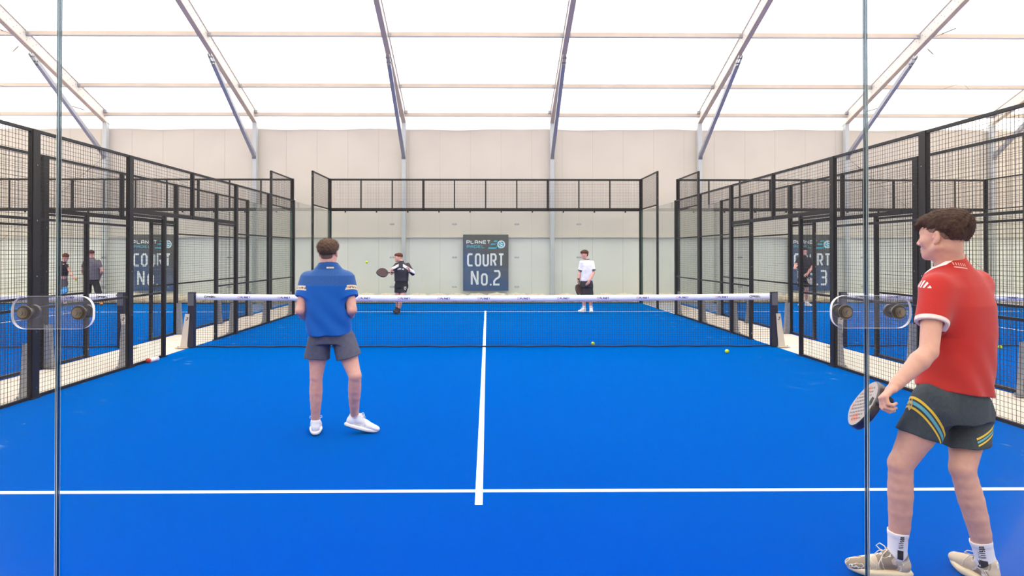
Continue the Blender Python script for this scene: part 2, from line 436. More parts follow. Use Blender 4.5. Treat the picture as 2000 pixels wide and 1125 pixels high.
def wires(w, h):
    """welded 50 mm wire grid in the x-z plane, 4 mm wire"""
    key = (round(w,3), round(h,3))
    if key in _wire: return _wire[key]
    m = MB(); r = .0015
    n = int(round(w/.05))
    for i in range(1, n): x = i*w/n; m.box((x-r,-r,0), (x+r,r,h))
    n = int(round(h/.05))
    for i in range(1, n): z = i*h/n; m.box((0,-r-.003,z-r), (w,r-.003,z+r))
    _wire[key] = m.mesh('wire_mesh', M_wire); return _wire[key]
def panel(parent, p0, p1, z0, z1, rails=(), fw=.034):
    """framed mesh panel between two plan points (local), frame > wire_mesh"""
    a = Vector((p0[0],p0[1],0)); b = Vector((p1[0],p1[1],0)); L = (b-a).length; ang = math.atan2(b.y-a.y, b.x-a.x)
    m = MB(); t = fw/2
    m.box((0,-t,z0),(L,t,z0+fw)); m.box((0,-t,z1-fw),(L,t,z1)); m.box((0,-t,z0+fw),(fw*.7,t,z1-fw)); m.box((L-fw*.7,-t,z0+fw),(L,t,z1-fw))
    for z in rails: m.box((fw*.7,-t*.8,z-.015),(L-fw*.7,t*.8,z+.015))
    f = m.build('mesh_panel', M_black, parent); f.location = (p0[0], p0[1], 0); f.rotation_euler = (0,0,ang)
    wo = bpy.data.objects.new('wire_mesh', wires(L, z1-z0)); C.objects.link(wo); wo.parent = f; wo.location = (0,0,z0)
    return f
def post(parent, x, y, h, wx=.055, wy=.11, out=0, name='post', bolts=True, along='y'):
    m = MB(); m.bbox((x-wx/2,y-wy/2,0),(x+wx/2,y+wy/2,h), .005)
    m.box((x-wx/2-.012,y-wy/2-.03,0),(x+wx/2+.012,y+wy/2+.03,.012))
    if bolts:
        z = .12
        while z < h-.1:
            m.cyl((x-wx/2-.009,y,z),(x+wx/2+.009,y,z),.009,n=8,mi=1); m.cyl((x,y-wy/2-.008,z),(x,y+wy/2+.008,z),.008,n=8,mi=1); z += .62
    return m.build(name, [M_black, M_steel], parent)
def bracket(parent, x, y, s):
    """tapered galvanised foot brace on the walkway side"""
    m = MB()
    x0 = x+s*.03
    m.prism([(0,0),(s*.10,0),(s*.06,.60),(0,.62)], (x0,y-.045,.0), (1,0,0), (0,0,1), (0,1,0), .006)
    m.prism([(0,0),(s*.10,0),(s*.06,.60),(0,.62)], (x0,y+.039,.0), (1,0,0), (0,0,1), (0,1,0), .006)
    m.beam((x0+s*.10,y,.0),(x0+s*.06,y,.61),.09,.006,up=(1,0,0)); m.box((min(x0,x0+s*.14),y-.06,0),(max(x0,x0+s*.14),y+.06,.01))
    m.cyl((x0+s*.12,y-.04,.01),(x0+s*.12,y-.04,.03),.009,n=8); m.cyl((x0+s*.12,y+.04,.01),(x0+s*.12,y+.04,.03),.009,n=8)
    m.build('foot_bracket', M_galv, parent)
def pane(parent, lo, hi, mats=None):
    """solid pane; the narrow faces carry the ground edge"""
    m = MB(); m.box(lo, hi); d = np.array(hi)-np.array(lo); thin = int(np.argmin(d))
    m.m = [0 if i in ({0:(3,5),1:(2,4),2:(0,1)}[thin]) else 1 for i in range(6)]
    return m.build('glass_pane', mats or [M_glass, M_gedge], parent)
def side_fence(cx, s, label):
    X = cx+s*5.0
    root = empty('side_fence', (X,0,0), label, 'fence')
    for h in (-1, 1):
        post(root, 0, h*2, 3.0); post(root, 0, h*4, 3.0); post(root, 0, h*6, 3.0); post(root, 0, h*7.9, 4.0, wy=.09)
        post(root, 0, h*1.0, 2.22, wx=.05, wy=.06)
        for y in (2,4,6): bracket(root, 0, h*y, s)
        for y0, y1 in ((2.05,3.95),(4.05,5.95)): panel(root, (0,h*y0), (0,h*y1), .0, 3.0, (1.0,2.0))
        panel(root, (0,h*1.03), (0,h*1.95), .0, 2.18, (1.0,))
        panel(root, (0,h*.03), (0,h*1.95), 2.22, 3.0)
        ys = sorted((h*6.06,h*7.86)); pane(root, (-.006,ys[0],.03), (.006,ys[1],2.97))
        ye = 9.94 if h > 0 else 9.79; ys = sorted((h*7.94,h*ye)); pane(root, (-.006,ys[0],.03), (.006,ys[1],2.97))
        panel(root, (0,h*7.94), (0,h*ye), 3.0, 4.0)
    m = MB(); m.box((-.02,-2,2.19),(.02,2,2.235)); m.build('gate_lintel', M_black, root)
    post(root, 0, 0, .8, wy=.05, name='lintel_mullion', bolts=False).location = (0,0,2.2)
    return root
def back_wall(cx, y, label, near=False):
    root = empty('back_wall', (cx,y,0), label, 'glass wall')
    for s in (-1,1): post(root, s*5.0, 0, 4.0, wx=.10, wy=.10)
    m = MB(); m.box((-5,-.03,2.96),(5,.03,3.03)); m.box((-5,-.02,3.97),(5,.02,4.0)); m.box((-5,-.03,0),(5,.03,.03)); m.build('rail', M_black, root)
    for a, b in ((-5,-2),(-2,2),(2,5)):
        n = int(b-a)
        for i in range(n): panel(root, (a+i,0), (a+i+1,0), 3.03, 3.97, (), .03)
    for x in (-2,2): MB().box((x-.035,-.03,3.0),(x+.035,.03,4.0)).build('mullion', M_black, root)
    clip = MB()
    for i in range(10): x = -4.5+i; clip.box((x-.02,-.03,2.915),(x+.02,.03,2.965))
    clip.build('glass_clip', M_black, root)
    yg = -.006
    edges = [-4.94,-3,-1,1,3,4.94]
    for i in range(5):
        x0, x1 = edges[i]+.002, edges[i+1]-.002
        if near:
            pm = pane(root, (x0,-.006,.03), (x1,.006,2.94), [M_neargl, M_nedge])
            ar = MB()
            for xx in (x0, x1):
                for yy in (-.0062, .0062): ar.box((xx-.0006, yy-.0005, .03), (xx+.0006, yy+.0005, 2.94))
            ar.build('ground_arris', M_arris, pm)
        else: pane(root, (x0,-.006,.03), (x1,.006,2.94))
    for x in (-3,-1,1,3):
        for z in (.53, 1.475, 2.54):
            if near and abs(x) > 2: continue
            connector(root, x, z, near)
    return root
M_plate = glass('acrylic_plate', (.90,.91,.93), .35, haze=.03, hazecol=(.85,.87,1))
M_pedge = mat('acrylic_edge', (225,225,232), .15, spec=.8)
M_bolt = mat('brushed_bolt', (128,122,116), .35, metal=.8)
M_washer = mat('dark_washer', (52,46,44), .35, spec=.6)
M_dull = mat('far_connector', (140,150,142), .5)
def rrect(w, h, r, n=6):
    p = []
    for cx, cy, a0 in ((w/2-r,h/2-r,0),(-w/2+r,h/2-r,90),(-w/2+r,-h/2+r,180),(w/2-r,-h/2+r,270)):
        for i in range(n+1): a = math.radians(a0+90*i/n); p.append((cx+r*math.cos(a), cy+r*math.sin(a)))
    return p
def connector(root, x, z, near):
    y0 = -.014 if near else -.012
    m = MB()
    if near:
        m.prism(rrect(.197,.080,.032), (x,y0,z), (1,0,0), (0,0,1), (0,-1,0), .010, 0, 1); pl = m.build('connector_plate', [M_plate, M_pedge], root)
    else:
        m.prism(rrect(.16,.06,.028,3), (x,y0,z), (1,0,0), (0,0,1), (0,-1,0), .006, 0, 0); pl = m.build('connector_plate', M_plate, root)
    for s in (-1,1):
        b = MB(); bx = x+s*(.0655 if near else .055)
        if near:
            b.cyl((bx,.016,z),(bx,y0-.010,z),.0095,n=20,mi=1); b.cyl((bx,.006,z),(bx,.014,z),.0165,n=28,mi=1)
            b.cyl((bx,-.024,z),(bx,-.0285,z),.0165,n=32,mi=1); b.cyl((bx,-.0240,z),(bx,-.0262,z),.0180,n=32,mi=0)
            b.cyl((bx,-.0285,z),(bx,-.033,z),.0122,n=28,mi=0); b.cyl((bx,-.033,z),(bx,-.038,z),.0095,n=24,mi=0); b.cyl((bx,-.038,z),(bx,-.043,z),.0062,n=16,mi=0)
            b.build('bolt', [M_bolt, M_washer], pl)
        else:
            b.cyl((bx,-.03,z),(bx,.03,z),.017,n=12); b.build('bolt', M_dull, pl)
SIDE = {(0,-1): 'black mesh side fence with glass end, on the left of the middle court', (0,1): 'black mesh side fence with glass end, on the right of the middle court',
 (-1,1): 'black mesh fence of court number one, across the walkway on the left', (1,-1): 'black mesh fence of court number three, across the walkway on the right',
 (1,1): 'outer black mesh fence beyond court number three, at the right edge'}
for (c, s), lb in SIDE.items(): side_fence(c*11.2, s, lb)
back_wall(0, 10.0, 'far glass back wall of the middle court with black mesh on top')
back_wall(-11.2, 10.0, 'glass back wall of court number one behind the two coaching figures')
back_wall(11.2, 10.0, 'glass back wall of court number three at the right')
back_wall(0, -9.86, 'near clear glass wall with round bolted plates across two vertical joints', True)

# ------------------------------------------------------------------ nets
M_navy = mat('navy_net_post', (30,33,52), .4)
M_logo = mat('purple_print', (96,84,160), .8); M_pink = mat('pink_print', (196,120,170), .8); M_dk = mat('dark_print', (50,48,60), .8)
def net_top(x): return .905 - .035*(1-(abs(x)/5)**2) + .02
def make_net(cx, label):
    root = empty('padel_net', (cx,0,0), label, 'net')
    N = 60
    t = MB(); vs = []
    for i in range(N+1):
        x = -4.93+9.86*i/N; z = net_top(x); y = .002*math.sin(x*9)
        for yy, zz in ((-.006,z-.105),(-.008,z-.05),(-.004,z),(.004,z),(.008,z-.05),(.006,z-.105)): vs.append((x, yy+y, zz))
    t.add(vs, [(6*i+j, 6*i+(j+1)%6, 6*i+6+(j+1)%6, 6*i+6+j) for i in range(N) for j in range(6)])
    tp = t.build('top_tape', M_tape, root, True)
    lg = MB()
    for k in range(-6, 7):
        fn = lambda u, v, k=k: (k*.684+u, -.0105, net_top(k*.684)-.052+v)
        disc(lg, -.095, -.003, .02, fn, 14, 1, .013); word(lg, 'PLANET', -.065, .10, -.02, .036, .0085, fn)
    for s in (-1, 1):
        fn = lambda u, v, s=s: (s*4.68+u, -.0105, net_top(4.68)-.052+v)
        disc(lg, -.085, 0, .022, fn, 14, 2, .014); word(lg, 'PADEL', -.055, .09, -.016, .034, .009, fn, mi=2)
    lg.build('printed_logo', [M_logo, M_pink, M_dk], tp)
    n = MB(); r = .0016; nx = 246
    for i in range(nx+1):
        x = -4.93+9.86*i/nx; zt = net_top(x)-.1; n.box((x-r,-r,.02),(x+r,r,zt))
    for j in range(21):
        f = j/20
        for i in range(20):
            xa = -4.93+9.86*i/20; xb = -4.93+9.86*(i+1)/20; za = .02+f*(net_top(xa)-.12); zb = .02+f*(net_top(xb)-.12)
            n.beam((xa,-.003,za),(xb,-.003,zb), 2*r, 2*r)
    n.build('net_mesh', M_net, root)
    b = MB(); pts = [(-4.93+9.86*i/40, .01*math.sin(i*1.3), .018+.006*math.sin(i*2.1)) for i in range(41)]
    b.tube(pts, .013, 6); b.build('bottom_cord', mat('grey_net_hem', (48,58,84), .8), root, True)
    for s in (-1, 1):
        p = MB(); x = s*5.0; p.bbox((x-.055,-.045,0),(x+.055,.045,.95), .006); p.box((x-.05,-.05,.72),(x+.05,-.044,.93), 1); p.cyl((x-s*.055,-.02,.9),(x-s*.075,-.02,.9),.012,n=8,mi=1)
        p.build('net_post', [M_navy, mat('net_post_winder', (88,88,98), .5)], root)
        q = MB(); x0 = x+s*.055
        q.prism([(s*.0,0),(s*.12,0),(s*.035,.58),(s*-.04,.58)], (x0,-.06,0), (1,0,0), (0,0,1), (0,1,0), .01); q.prism([(0,0),(s*.12,0),(s*.035,.58),(s*-.04,.58)], (x0,.05,0), (1,0,0), (0,0,1), (0,1,0), .01)
        q.box((min(x0-.02*s,x0+s*.2),-.08,0),(max(x0-.02*s,x0+s*.2),.08,.012)); q.cyl((x0+s*.16,-.05,.012),(x0+s*.16,-.05,.035),.012,n=8)
        st = q.build('support_strut', M_strut, root)
        l = MB(); fn = lambda u, v: (x0+s*.005+u, -.0612, .50+v)
        stroke(l, [(-.02,-.02),(.0,-.025),(.015,-.005),(.02,.02),(-.005,.01)], .012, fn); l.build('stamped_logo', M_dk, st)
    return root
M_strut = mat('brushed_strut', (205,196,184), .42, metal=.25)
make_net(0, 'black padel net with white logo tape across the middle court')
make_net(-11.2, 'net of court number one, its white tape end seen through the left fence')
make_net(11.2, 'net of court number three, its white tape seen behind the right fence')

# ------------------------------------------------------------------ court signs
def f_sign(nt, x, y, z, co):
    n = noise(nt, co, 1.6, 4, .6)
    t = (z*.85 + x*.6 + n*.35).ramp(-.15, .60)
    c = mix(nt, t, lin((10,66,122)), lin((56,56,60)))
    n2 = noise(nt, co, 5, 5, .7); return mix(nt, n2.ramp(.45,.8)*.4, c, lin((26,36,56)))
M_sign = mat('printed_sign_board', rough=.35, fn=f_sign)
M_sw = mat('sign_white', (228,236,244), .5); M_sc = mat('sign_cyan', (20,168,196), .5)
def sign(cx, num, label):
    root = empty('court_sign', (cx, YW-.115, 1.29), label, 'sign')
    W, H = 1.53, 1.90
    m = MB(); m.bbox((-W/2,-.025,-H/2),(W/2,.015,H/2), .004); m.build('board', M_sign, root)
    fn = lambda u, v: ((u-120-352.5)/461., -.0275, -(v-160-431)/454.)
    def FN(u, v): return fn(u, v)
    neg = lambda y: y
    tx = MB()
    def wd(txt, x0, x1, y0, y1, sw, mi=0, gap=.22):
        g = lambda a, b: fn(a, y1-(b)*1.0)
        word(tx, txt, x0, x1, 0, y1-y0, sw, g, gap, mi)
    wd('COURT', 182, 762, 448, 648, 28)
    g = lambda a, b: fn(a, 940-b)
    glyph(tx, 'N', 240, 0, 120, 236, 29, g); glyph(tx, 'o', 398, 0, 104, 236, 28, g); glyph(tx, num, 588, 0, 114, 236, 29, g)
    tx.add([g(538,0),g(562,0),g(562,26),g(538,26)], [(0,1,2,3)])
    tx.build('lettering', M_sw, root)
    tx = MB(); wd('PLANET', 172, 545, 248, 303, 11, 0); wd('PADEL', 175, 455, 320, 368, 10, 1)
    for x0, x1, y0, y1, sh in ((590,672,250,272,14),(545,660,296,318,14),(505,690,352,380,14)): tx.add([fn(x0,y1),fn(x1,y1),fn(x1,y0),fn(x0+sh,y0)], [(0,1,2,3)], 1)
    tx.add([fn(625,318),fn(660,318),fn(660,296),fn(625,296)], [(0,1,2,3)], 1); tx.add([fn(640,380),fn(670,380),fn(670,250),fn(650,250)], [(0,1,2,3)], 1)
    fr2 = lambda u, v: (fn(u,v)[0], -.029, fn(u,v)[2])
    disc(tx, 714, 310, 60, fr2, 28, 0); fr3 = lambda u, v: (fn(u,v)[0], -.0305, fn(u,v)[2]); disc(tx, 714, 310, 46, fr3, 24, 1)
    fr4 = lambda u, v: (fn(u,v)[0], -.032, fn(u,v)[2])
    for pl in ([(684,300),(705,320),(735,325)],[(705,270),(712,300),(745,300)],[(700,345),(715,330),(738,340)]): stroke(tx, pl, 10, fr4, 0)
    tx.build('club_logo', [M_sw, M_sc], root)
sign(0, '2', 'dark blue sign on the far wall reading COURT No.2')
sign(-11.2, '1', 'dark blue sign reading COURT No.1, partly hidden by left fence posts')
sign(11.08, '3', 'dark blue sign reading COURT No.3, partly hidden by right fence posts')
# ------------------------------------------------------------------ bodies: smooth distance fields turned into meshes
def V3(*a): return np.array(a if len(a) > 1 else a[0], dtype=np.float32)
def unit(v): v = np.asarray(v, dtype=np.float64); return v/np.linalg.norm(v)
class Field:
    def __init__(s, lo, hi, h):
        s.lo = np.array(lo, float); s.h = h; s.n = np.ceil((np.array(hi, float)-s.lo)/h).astype(int)+1
        s.F = np.full(s.n, .5, dtype=np.float32)
    def region(s, lo, hi, pad):
        a = np.clip(np.floor((np.array(lo)-pad-s.lo)/s.h).astype(int), 0, s.n); b = np.clip(np.ceil((np.array(hi)+pad-s.lo)/s.h).astype(int)+1, 0, s.n)
        if (b <= a).any(): return None
        sl = tuple(slice(i, j) for i, j in zip(a, b))
        ax = [(s.lo[i]+s.h*np.arange(a[i], b[i])).astype(np.float32) for i in range(3)]
        return sl, (ax[0][:,None,None], ax[1][None,:,None], ax[2][None,None,:])
    def put(s, lo, hi, fn, k=.01, mode='add'):
        r = s.region(lo, hi, k*2+s.h*4+.01)
        if r is None: return
        sl, P = r; D = fn(*P); A = s.F[sl]
        if mode == 'add':
            h = np.clip(.5+.5*(A-D)/k, 0, 1); s.F[sl] = A+(D-A)*h - k*h*(1-h)
        elif mode == 'sub':
            D = -D; h = np.clip(.5-.5*(A-D)/k, 0, 1); s.F[sl] = A+(D-A)*h + k*h*(1-h)
        elif mode == 'and': s.F[sl] = np.maximum(A, D)
    def cone(s, a, b, r1, r2, k=.012, mode='add', flat=None, fs=1.0):
        """tapered capsule; flat=(axis, scale) squashes it across"""
        a = np.array(a, float); b = np.array(b, float); R = max(r1, r2)*max(1, 1/fs if flat is not None else 1)
        ba = b-a; L2 = max(float(ba@ba), 1e-9); u = unit(flat) if flat is not None else None
        def fn(x, y, z):
            px, py, pz = x-a[0], y-a[1], z-a[2]
            t = np.clip((px*ba[0]+py*ba[1]+pz*ba[2])/L2, 0, 1)
            qx, qy, qz = px-ba[0]*t, py-ba[1]*t, pz-ba[2]*t
            d2 = qx*qx+qy*qy+qz*qz
            if u is not None:
                q = qx*u[0]+qy*u[1]+qz*u[2]; d2 = d2+(fs*fs-1)*q*q
            return np.sqrt(d2)-(r1+(r2-r1)*t)
        s.put(np.minimum(a, b)-R, np.maximum(a, b)+R, fn, k, mode)
    def ell(s, c, r, M=None, k=.012, mode='add'):
        c = np.array(c, float); r = np.array(r, float); M = np.eye(3) if M is None else np.array(M, float); R = float(r.max())
        def fn(x, y, z):
            px, py, pz = x-c[0], y-c[1], z-c[2]
            q = [px*M[i][0]+py*M[i][1]+pz*M[i][2] for i in range(3)]
            k0 = np.sqrt((q[0]/r[0])**2+(q[1]/r[1])**2+(q[2]/r[2])**2); k1 = np.sqrt((q[0]/r[0]**2)**2+(q[1]/r[1]**2)**2+(q[2]/r[2]**2)**2)
            return k0*(k0-1)/np.maximum(k1, 1e-6)
        s.put(c-R, c+R, fn, k, mode)
    def loft(s, nodes, k=.015, mode='add', power=2.3):
        """upright trunk: nodes (x, y, z, half width, half depth, yaw) from bottom to top"""
        A = np.array(nodes, float); R = A[:,3:5].max()
        def fn(x, y, z):
            zz = z.ravel(); it = lambda c: np.interp(zz, A[:,2], A[:,c]).astype(np.float32)[None,None,:]
            cx, cy, w, d, yw = it(0), it(1), it(3), it(4), it(5)
            c, sn = np.cos(yw), np.sin(yw); px, py = x-cx, y-cy
            u = np.abs(px*c+py*sn)/w; v = np.abs(-px*sn+py*c)/d
            rho = (u**power+v**power)**(1/power); rr = np.sqrt(px*px+py*py)
            D = np.where(rho > 1e-4, rr*(1-1/np.maximum(rho, 1e-4)), -np.minimum(w, d))
            D = D*.85
            return np.maximum(D, np.maximum(A[0,2]-z, z-A[-1,2]))
        s.put((A[:,0].min()-R, A[:,1].min()-R, A[0,2]), (A[:,0].max()+R, A[:,1].max()+R, A[-1,2]), fn, k, mode)
    def plane(s, p, n):
        """keep the side of the plane that n points away from"""
        n = unit(n); p = np.array(p, float)
        s.put(s.lo, s.lo+s.n*s.h, lambda x, y, z: (x-p[0])*n[0]+(y-p[1])*n[1]+(z-p[2])*n[2]+0*x*y*z, .001, 'and')
    def cut(s, p, n, lo, hi):
        """remove everything on the n side of a plane, only within a box"""
        n = unit(n); p = np.array(p, float)
        r = s.region(lo, hi, 0)
        if r is None: return
        sl, (x, y, z) = r; D = (x-p[0])*n[0]+(y-p[1])*n[1]+(z-p[2])*n[2]
        s.F[sl] = np.maximum(s.F[sl], D.astype(np.float32))
    def sub_field(s):
        f = Field(s.lo, s.lo, s.h); f.n = s.n; f.F = np.full(s.n, .5, dtype=np.float32); return f
    def merge(s, f, k=.02):
        A, D = s.F, f.F; h = np.clip(.5+.5*(A-D)/k, 0, 1); s.F = A+(D-A)*h - k*h*(1-h)
    def sleeve(s, sh, el, ln, r0, r1, gap=.012, inner=.054, k=.035):
        """sleeve cut square at its hem and open there"""
        sh = np.array(sh, float); d = unit(np.array(el, float)-sh); e = sh+d*ln; f = s.sub_field()
        f.cone(sh, sh+d*(ln+.05), r0, r1, .02); f.cut(e, d, f.lo, f.lo+f.n*f.h)
        s.merge(f, k); s.cone(e-d*.07, e+d*.08, inner, inner+.003, .004, 'sub')
        return e, d
    def disp(s, fn):
        r = s.region(s.lo, s.lo+s.n*s.h, 0); sl, (x, y, z) = r
        s.F += fn(x, y, z).astype(np.float32)*(np.abs(s.F) < .06)
    def mesh(s, name, mats, parent, smooth_it=2):
        F = np.clip(s.F, -4*s.h, 4*s.h); F[0] = F[-1] = 4*s.h; F[:,0] = F[:,-1] = 4*s.h; F[:,:,0] = F[:,:,-1] = 4*s.h
        g = vdb.FloatGrid(4*s.h); g.copyFromArray(np.ascontiguousarray(F.astype(np.float32)))
        pts, quads = g.convertToQuads(0.0)
        pts = np.array(pts)*s.h+s.lo
        me = bpy.data.meshes.new(name)
        q = np.array(quads)
        me.vertices.add(len(pts)); me.vertices.foreach_set('co', pts.astype(np.float32).ravel())
        me.loops.add(q.size); me.loops.foreach_set('vertex_index', q.astype(np.int32).ravel())
        me.polygons.add(len(q)); me.polygons.foreach_set('loop_start', np.arange(0, q.size, 4, dtype=np.int32)); me.polygons.foreach_set('loop_total', np.full(len(q), 4, dtype=np.int32))
        me.polygons.foreach_set('use_smooth', np.ones(len(q), dtype=bool))
        for m in (mats if isinstance(mats, (list, tuple)) else [mats]): me.materials.append(m)
        me.update(calc_edges=True); me.validate()
        # the loose crumbs of a field are dropped: keep the pieces of more than 2 % of the mesh
        o = bpy.data.objects.new(name, me); C.objects.link(o); o.parent = parent
        return o
def frame(fwd, up=(0,0,1)):
    """rows: right, forward, up"""
    f = unit(fwd); r = unit(np.cross(f, up)); u = np.cross(r, f); return np.array([r, f, u])

def limb(F, pts, rads, k=.012):
    for (a, b), (r1, r2) in zip(zip(pts, pts[1:]), zip(rads, rads[1:])): F.cone(a, b, r1, r2, k)

def arm(F, sh, el, wr, R=1.0):
    sh, el, wr = map(lambda v: np.array(v, float), (sh, el, wr))
    m = sh*.6+el*.4
    F.cone(sh, m, .054*R, .047*R, .008); F.cone(m, el, .047*R, .040*R, .008)
    q = el*.72+wr*.28; F.cone(el, q, .040*R, .044*R, .008); F.cone(q, wr*.9+el*.1, .044*R, .029*R, .008); F.cone(wr*.9+el*.1, wr, .029*R, .028*R, .006)
def hand(F, wr, D, N, side, curl=.5, thumb=.6, R=1.0, rad=1.0, spread=.06, grip=None):
    """wr wrist, D finger direction, N palm normal, side: +1 when the thumb lies toward cross(D, N)
    curl: bend per joint in radians. Returns the centre of the grip and its axis"""
    wr = np.array(wr, float); D = unit(D); N = np.array(N, float); N = unit(N-D*(N@D)); B = np.cross(D, N)*side     # B points to the thumb
    L = .095*R
    for j, b in enumerate((.026,.009,-.009,-.026)):
        F.cone(wr+B*b*.62, wr+D*L*(.93, 1, .97, .88)[j]+B*b*R, .0135*R*rad, .0115*R*rad, .012)
    F.cone(wr+D*.03*R-N*.002+B*.02*R, wr+D*.03*R+N*.006-B*.02*R, .015*R, .014*R, .012)
    for j, (b, ln) in enumerate(((.027,.94),(.009,1.05),(-.009,.98),(-.026,.78))):
        cj = curl[j] if isinstance(curl, (tuple, list)) else curl
        p = wr+D*L*(.93, 1, .97, .88)[j]+B*b*R; ang = 0; d0 = unit(D+B*spread*(1.5-j))
        for i, seg in enumerate((.044,.027,.023)):
            ang += cj*(.9, 1.1, .75)[i]; d = d0*math.cos(ang)+N*math.sin(ang); q = p+d*seg*ln*R
            F.cone(p, q, (.0095,.0088,.0082)[i]*R*rad, (.0088,.0082,.0072)[i]*R*rad, .004); p = q
    # thumb leaves the side of the palm near its base
    p = wr+D*.022*R+B*.022*R+N*.006*R; t0 = unit(D*.62+B*.75*(1-thumb*.35)+N*.25); q = p+t0*.042*R; F.cone(p, q, .0155*R*rad, .0115*R*rad, .01)
    t1 = unit(D*.8+B*(.35-.55*thumb)+N*(.2+.9*thumb)); r = q+t1*.032*R; F.cone(q, r, .0108*R*rad, .0098*R*rad, .004)
    t2 = unit(D*.75+B*(.15-.9*thumb)+N*(.2+.8*thumb)); F.cone(r, r+t2*.024*R, .0098*R*rad, .008*R*rad, .004)
    return wr+D*L*.80+N*.030*R, B
def leg(F, hip, kn, an, fwd, R=1.0):
    hip, kn, an, fwd = map(lambda v: np.array(v, float), (hip, kn, an, fwd)); fwd = unit(fwd)
    m = hip*.5+kn*.5
    F.cone(hip, m, .092*R, .077*R, .012); F.cone(m, kn, .077*R, .055*R, .010)
    F.ell(kn+fwd*.012, (.044*R,.044*R,.055*R), None, .02)
    c1 = kn*.88+an*.12; c2 = kn*.66+an*.34-fwd*.014; c3 = kn*.35+an*.65-fwd*.008
    c2 = kn*.68+an*.32-fwd*.003
    c15 = c1*.5+c2*.5; c25 = c2*.5+c3*.5; F.cone(kn, c1, .0535*R, .0535*R, .008); F.cone(c1, c15, .0535*R, .0555*R, .006); F.cone(c15, c2, .0555*R, .0560*R, .006); F.cone(c2, c25, .0560*R, .0515*R, .006); F.cone(c25, c3, .0515*R, .0445*R, .006); F.cone(c3, an*.7+c3*.3, .0445*R, .0370*R, .006); F.cone(an*.7+c3*.3, an, .0370*R, .0360*R, .006)
    F.cone(kn*.8+an*.2+fwd*.014, kn*.2+an*.8+fwd*.012, .032*R, .028*R, .012)
    lat = unit(np.cross(fwd, (0,0,1)))
    for s in (-1, 1): F.ell(an+lat*s*.021*R+(0,0,.008), (.014,.016,.016), None, .01)

def head(F, c, M, R=1.0, jaw=1.0):
    """c between the ears at eye height; M rows right, forward, up"""
    c = np.array(c, float); M = np.array(M); T = lambda p: c+R*(p[0]*M[0]+p[1]*M[1]+p[2]*M[2])
    E = lambda p, r, k=.012, mode='add': F.ell(T(p), np.array(r)*R, M, k, mode)
    K = lambda p, q, r1, r2, k=.01, mode='add': F.cone(T(p), T(q), r1*R, r2*R, k, mode)
    E((0,-.012,.030), (.075,.094,.083), .01); E((0,.036,-.02), (.060,.058,.085), .03)
    E((0,.062,.035), (.055,.032,.045), .02)                                   # forehead
    for s in (-1, 1):
        K((s*.056,-.002,-.055), (s*.020,.064,-.094), .020, .016, .025)         # jaw line
        E((s*.038,.060,-.024), (.024,.022,.022), .03)                          # cheek bone
        K((s*.010,.088,.020), (s*.040,.078,.018), .008, .007, .016)            # brow
    K((-.008,.075,-.098), (.008,.075,-.098), .017, .017, .02)                  # chin
    E((0,.068,-.066), (.034,.026,.034), .02)
    for s in (-1, 1): E((s*.032,.096,.001), (.014,.011,.008), .010, 'sub')     # sockets
    for s in (-1, 1): E((s*.031,.079,.000), (.0125,.0125,.0115), .003)
    K((0,.090,.012), (0,.110,-.030), .0065, .0105, .01); E((0,.113,-.034), (.010,.010,.009), .006)
    for s in (-1, 1): E((s*.011,.100,-.038), (.008,.011,.008), .005)
    K((-.016,.092,-.062), (.016,.092,-.062), .0062, .0062, .006); K((-.014,.091,-.075), (.014,.091,-.075), .0072, .0072, .006)
    K((-.024,.097,-.0685), (.024,.097,-.0685), .0016, .0016, .003, 'sub')
    for s in (-1, 1):                                                         # ears
        E((s*.079,-.010,-.006), (.0085,.016,.029), .006); K((s*.079,-.002,-.030), (s*.077,.000,-.036), .008, .007, .004)
        E((s*.089,-.007,-.002), (.0062,.0085,.017), .003, 'sub'); K((s*.084,.004,-.010), (s*.084,.004,-.004), .004, .004, .003)
    return T
def neck(F, T, base, R=1.0):
    b = np.array(base, float); F.cone(T((0,-.028,-.045)), b, .056*R, .060*R, .025); F.cone(T((0,.01,-.075)), b+0*b, .045*R, .052*R, .025)

def strands(mb, pts, nrm, flow, n, ln, rad, rng, curl=.35):
    """short tapering tufts of hair standing on a surface"""
    idx = rng.choice(len(pts), n)
    for i in idx:
        p = Vector(pts[i]); nn = Vector(nrm[i]); f = Vector(flow(p)); f = (f-nn*f.dot(nn))
        r = Vector(rng.normal(0, curl, 3)); d = (f*1.0+nn*.45+r).normalized(); L = ln*(.6+.8*rng.random())
        q = p-nn*.004; pa = [q]
        for j in range(3): d = (d+f*.35+Vector((0,0,-.12))+Vector(rng.normal(0, curl*.3, 3))).normalized(); q = q+d*L/3; pa.append(q)
        t = d.cross(nn)
        if t.length < 1e-4: continue
        t.normalize(); w = [rad, rad*.9, rad*.6, 0]
        vs = []
        for a, ww in zip(pa, w): vs += [a-t*ww, a+t*ww+nn*ww*.6]
        mb.add(vs, [(0,1,3,2),(2,3,5,4),(4,5,7,6)])
def surf(o):
    me = o.data; n = len(me.vertices); a = np.zeros(n*3, np.float32); me.vertices.foreach_get('co', a); b = np.zeros(n*3, np.float32); me.vertices.foreach_get('normal', b)
    return a.reshape(-1,3), b.reshape(-1,3)
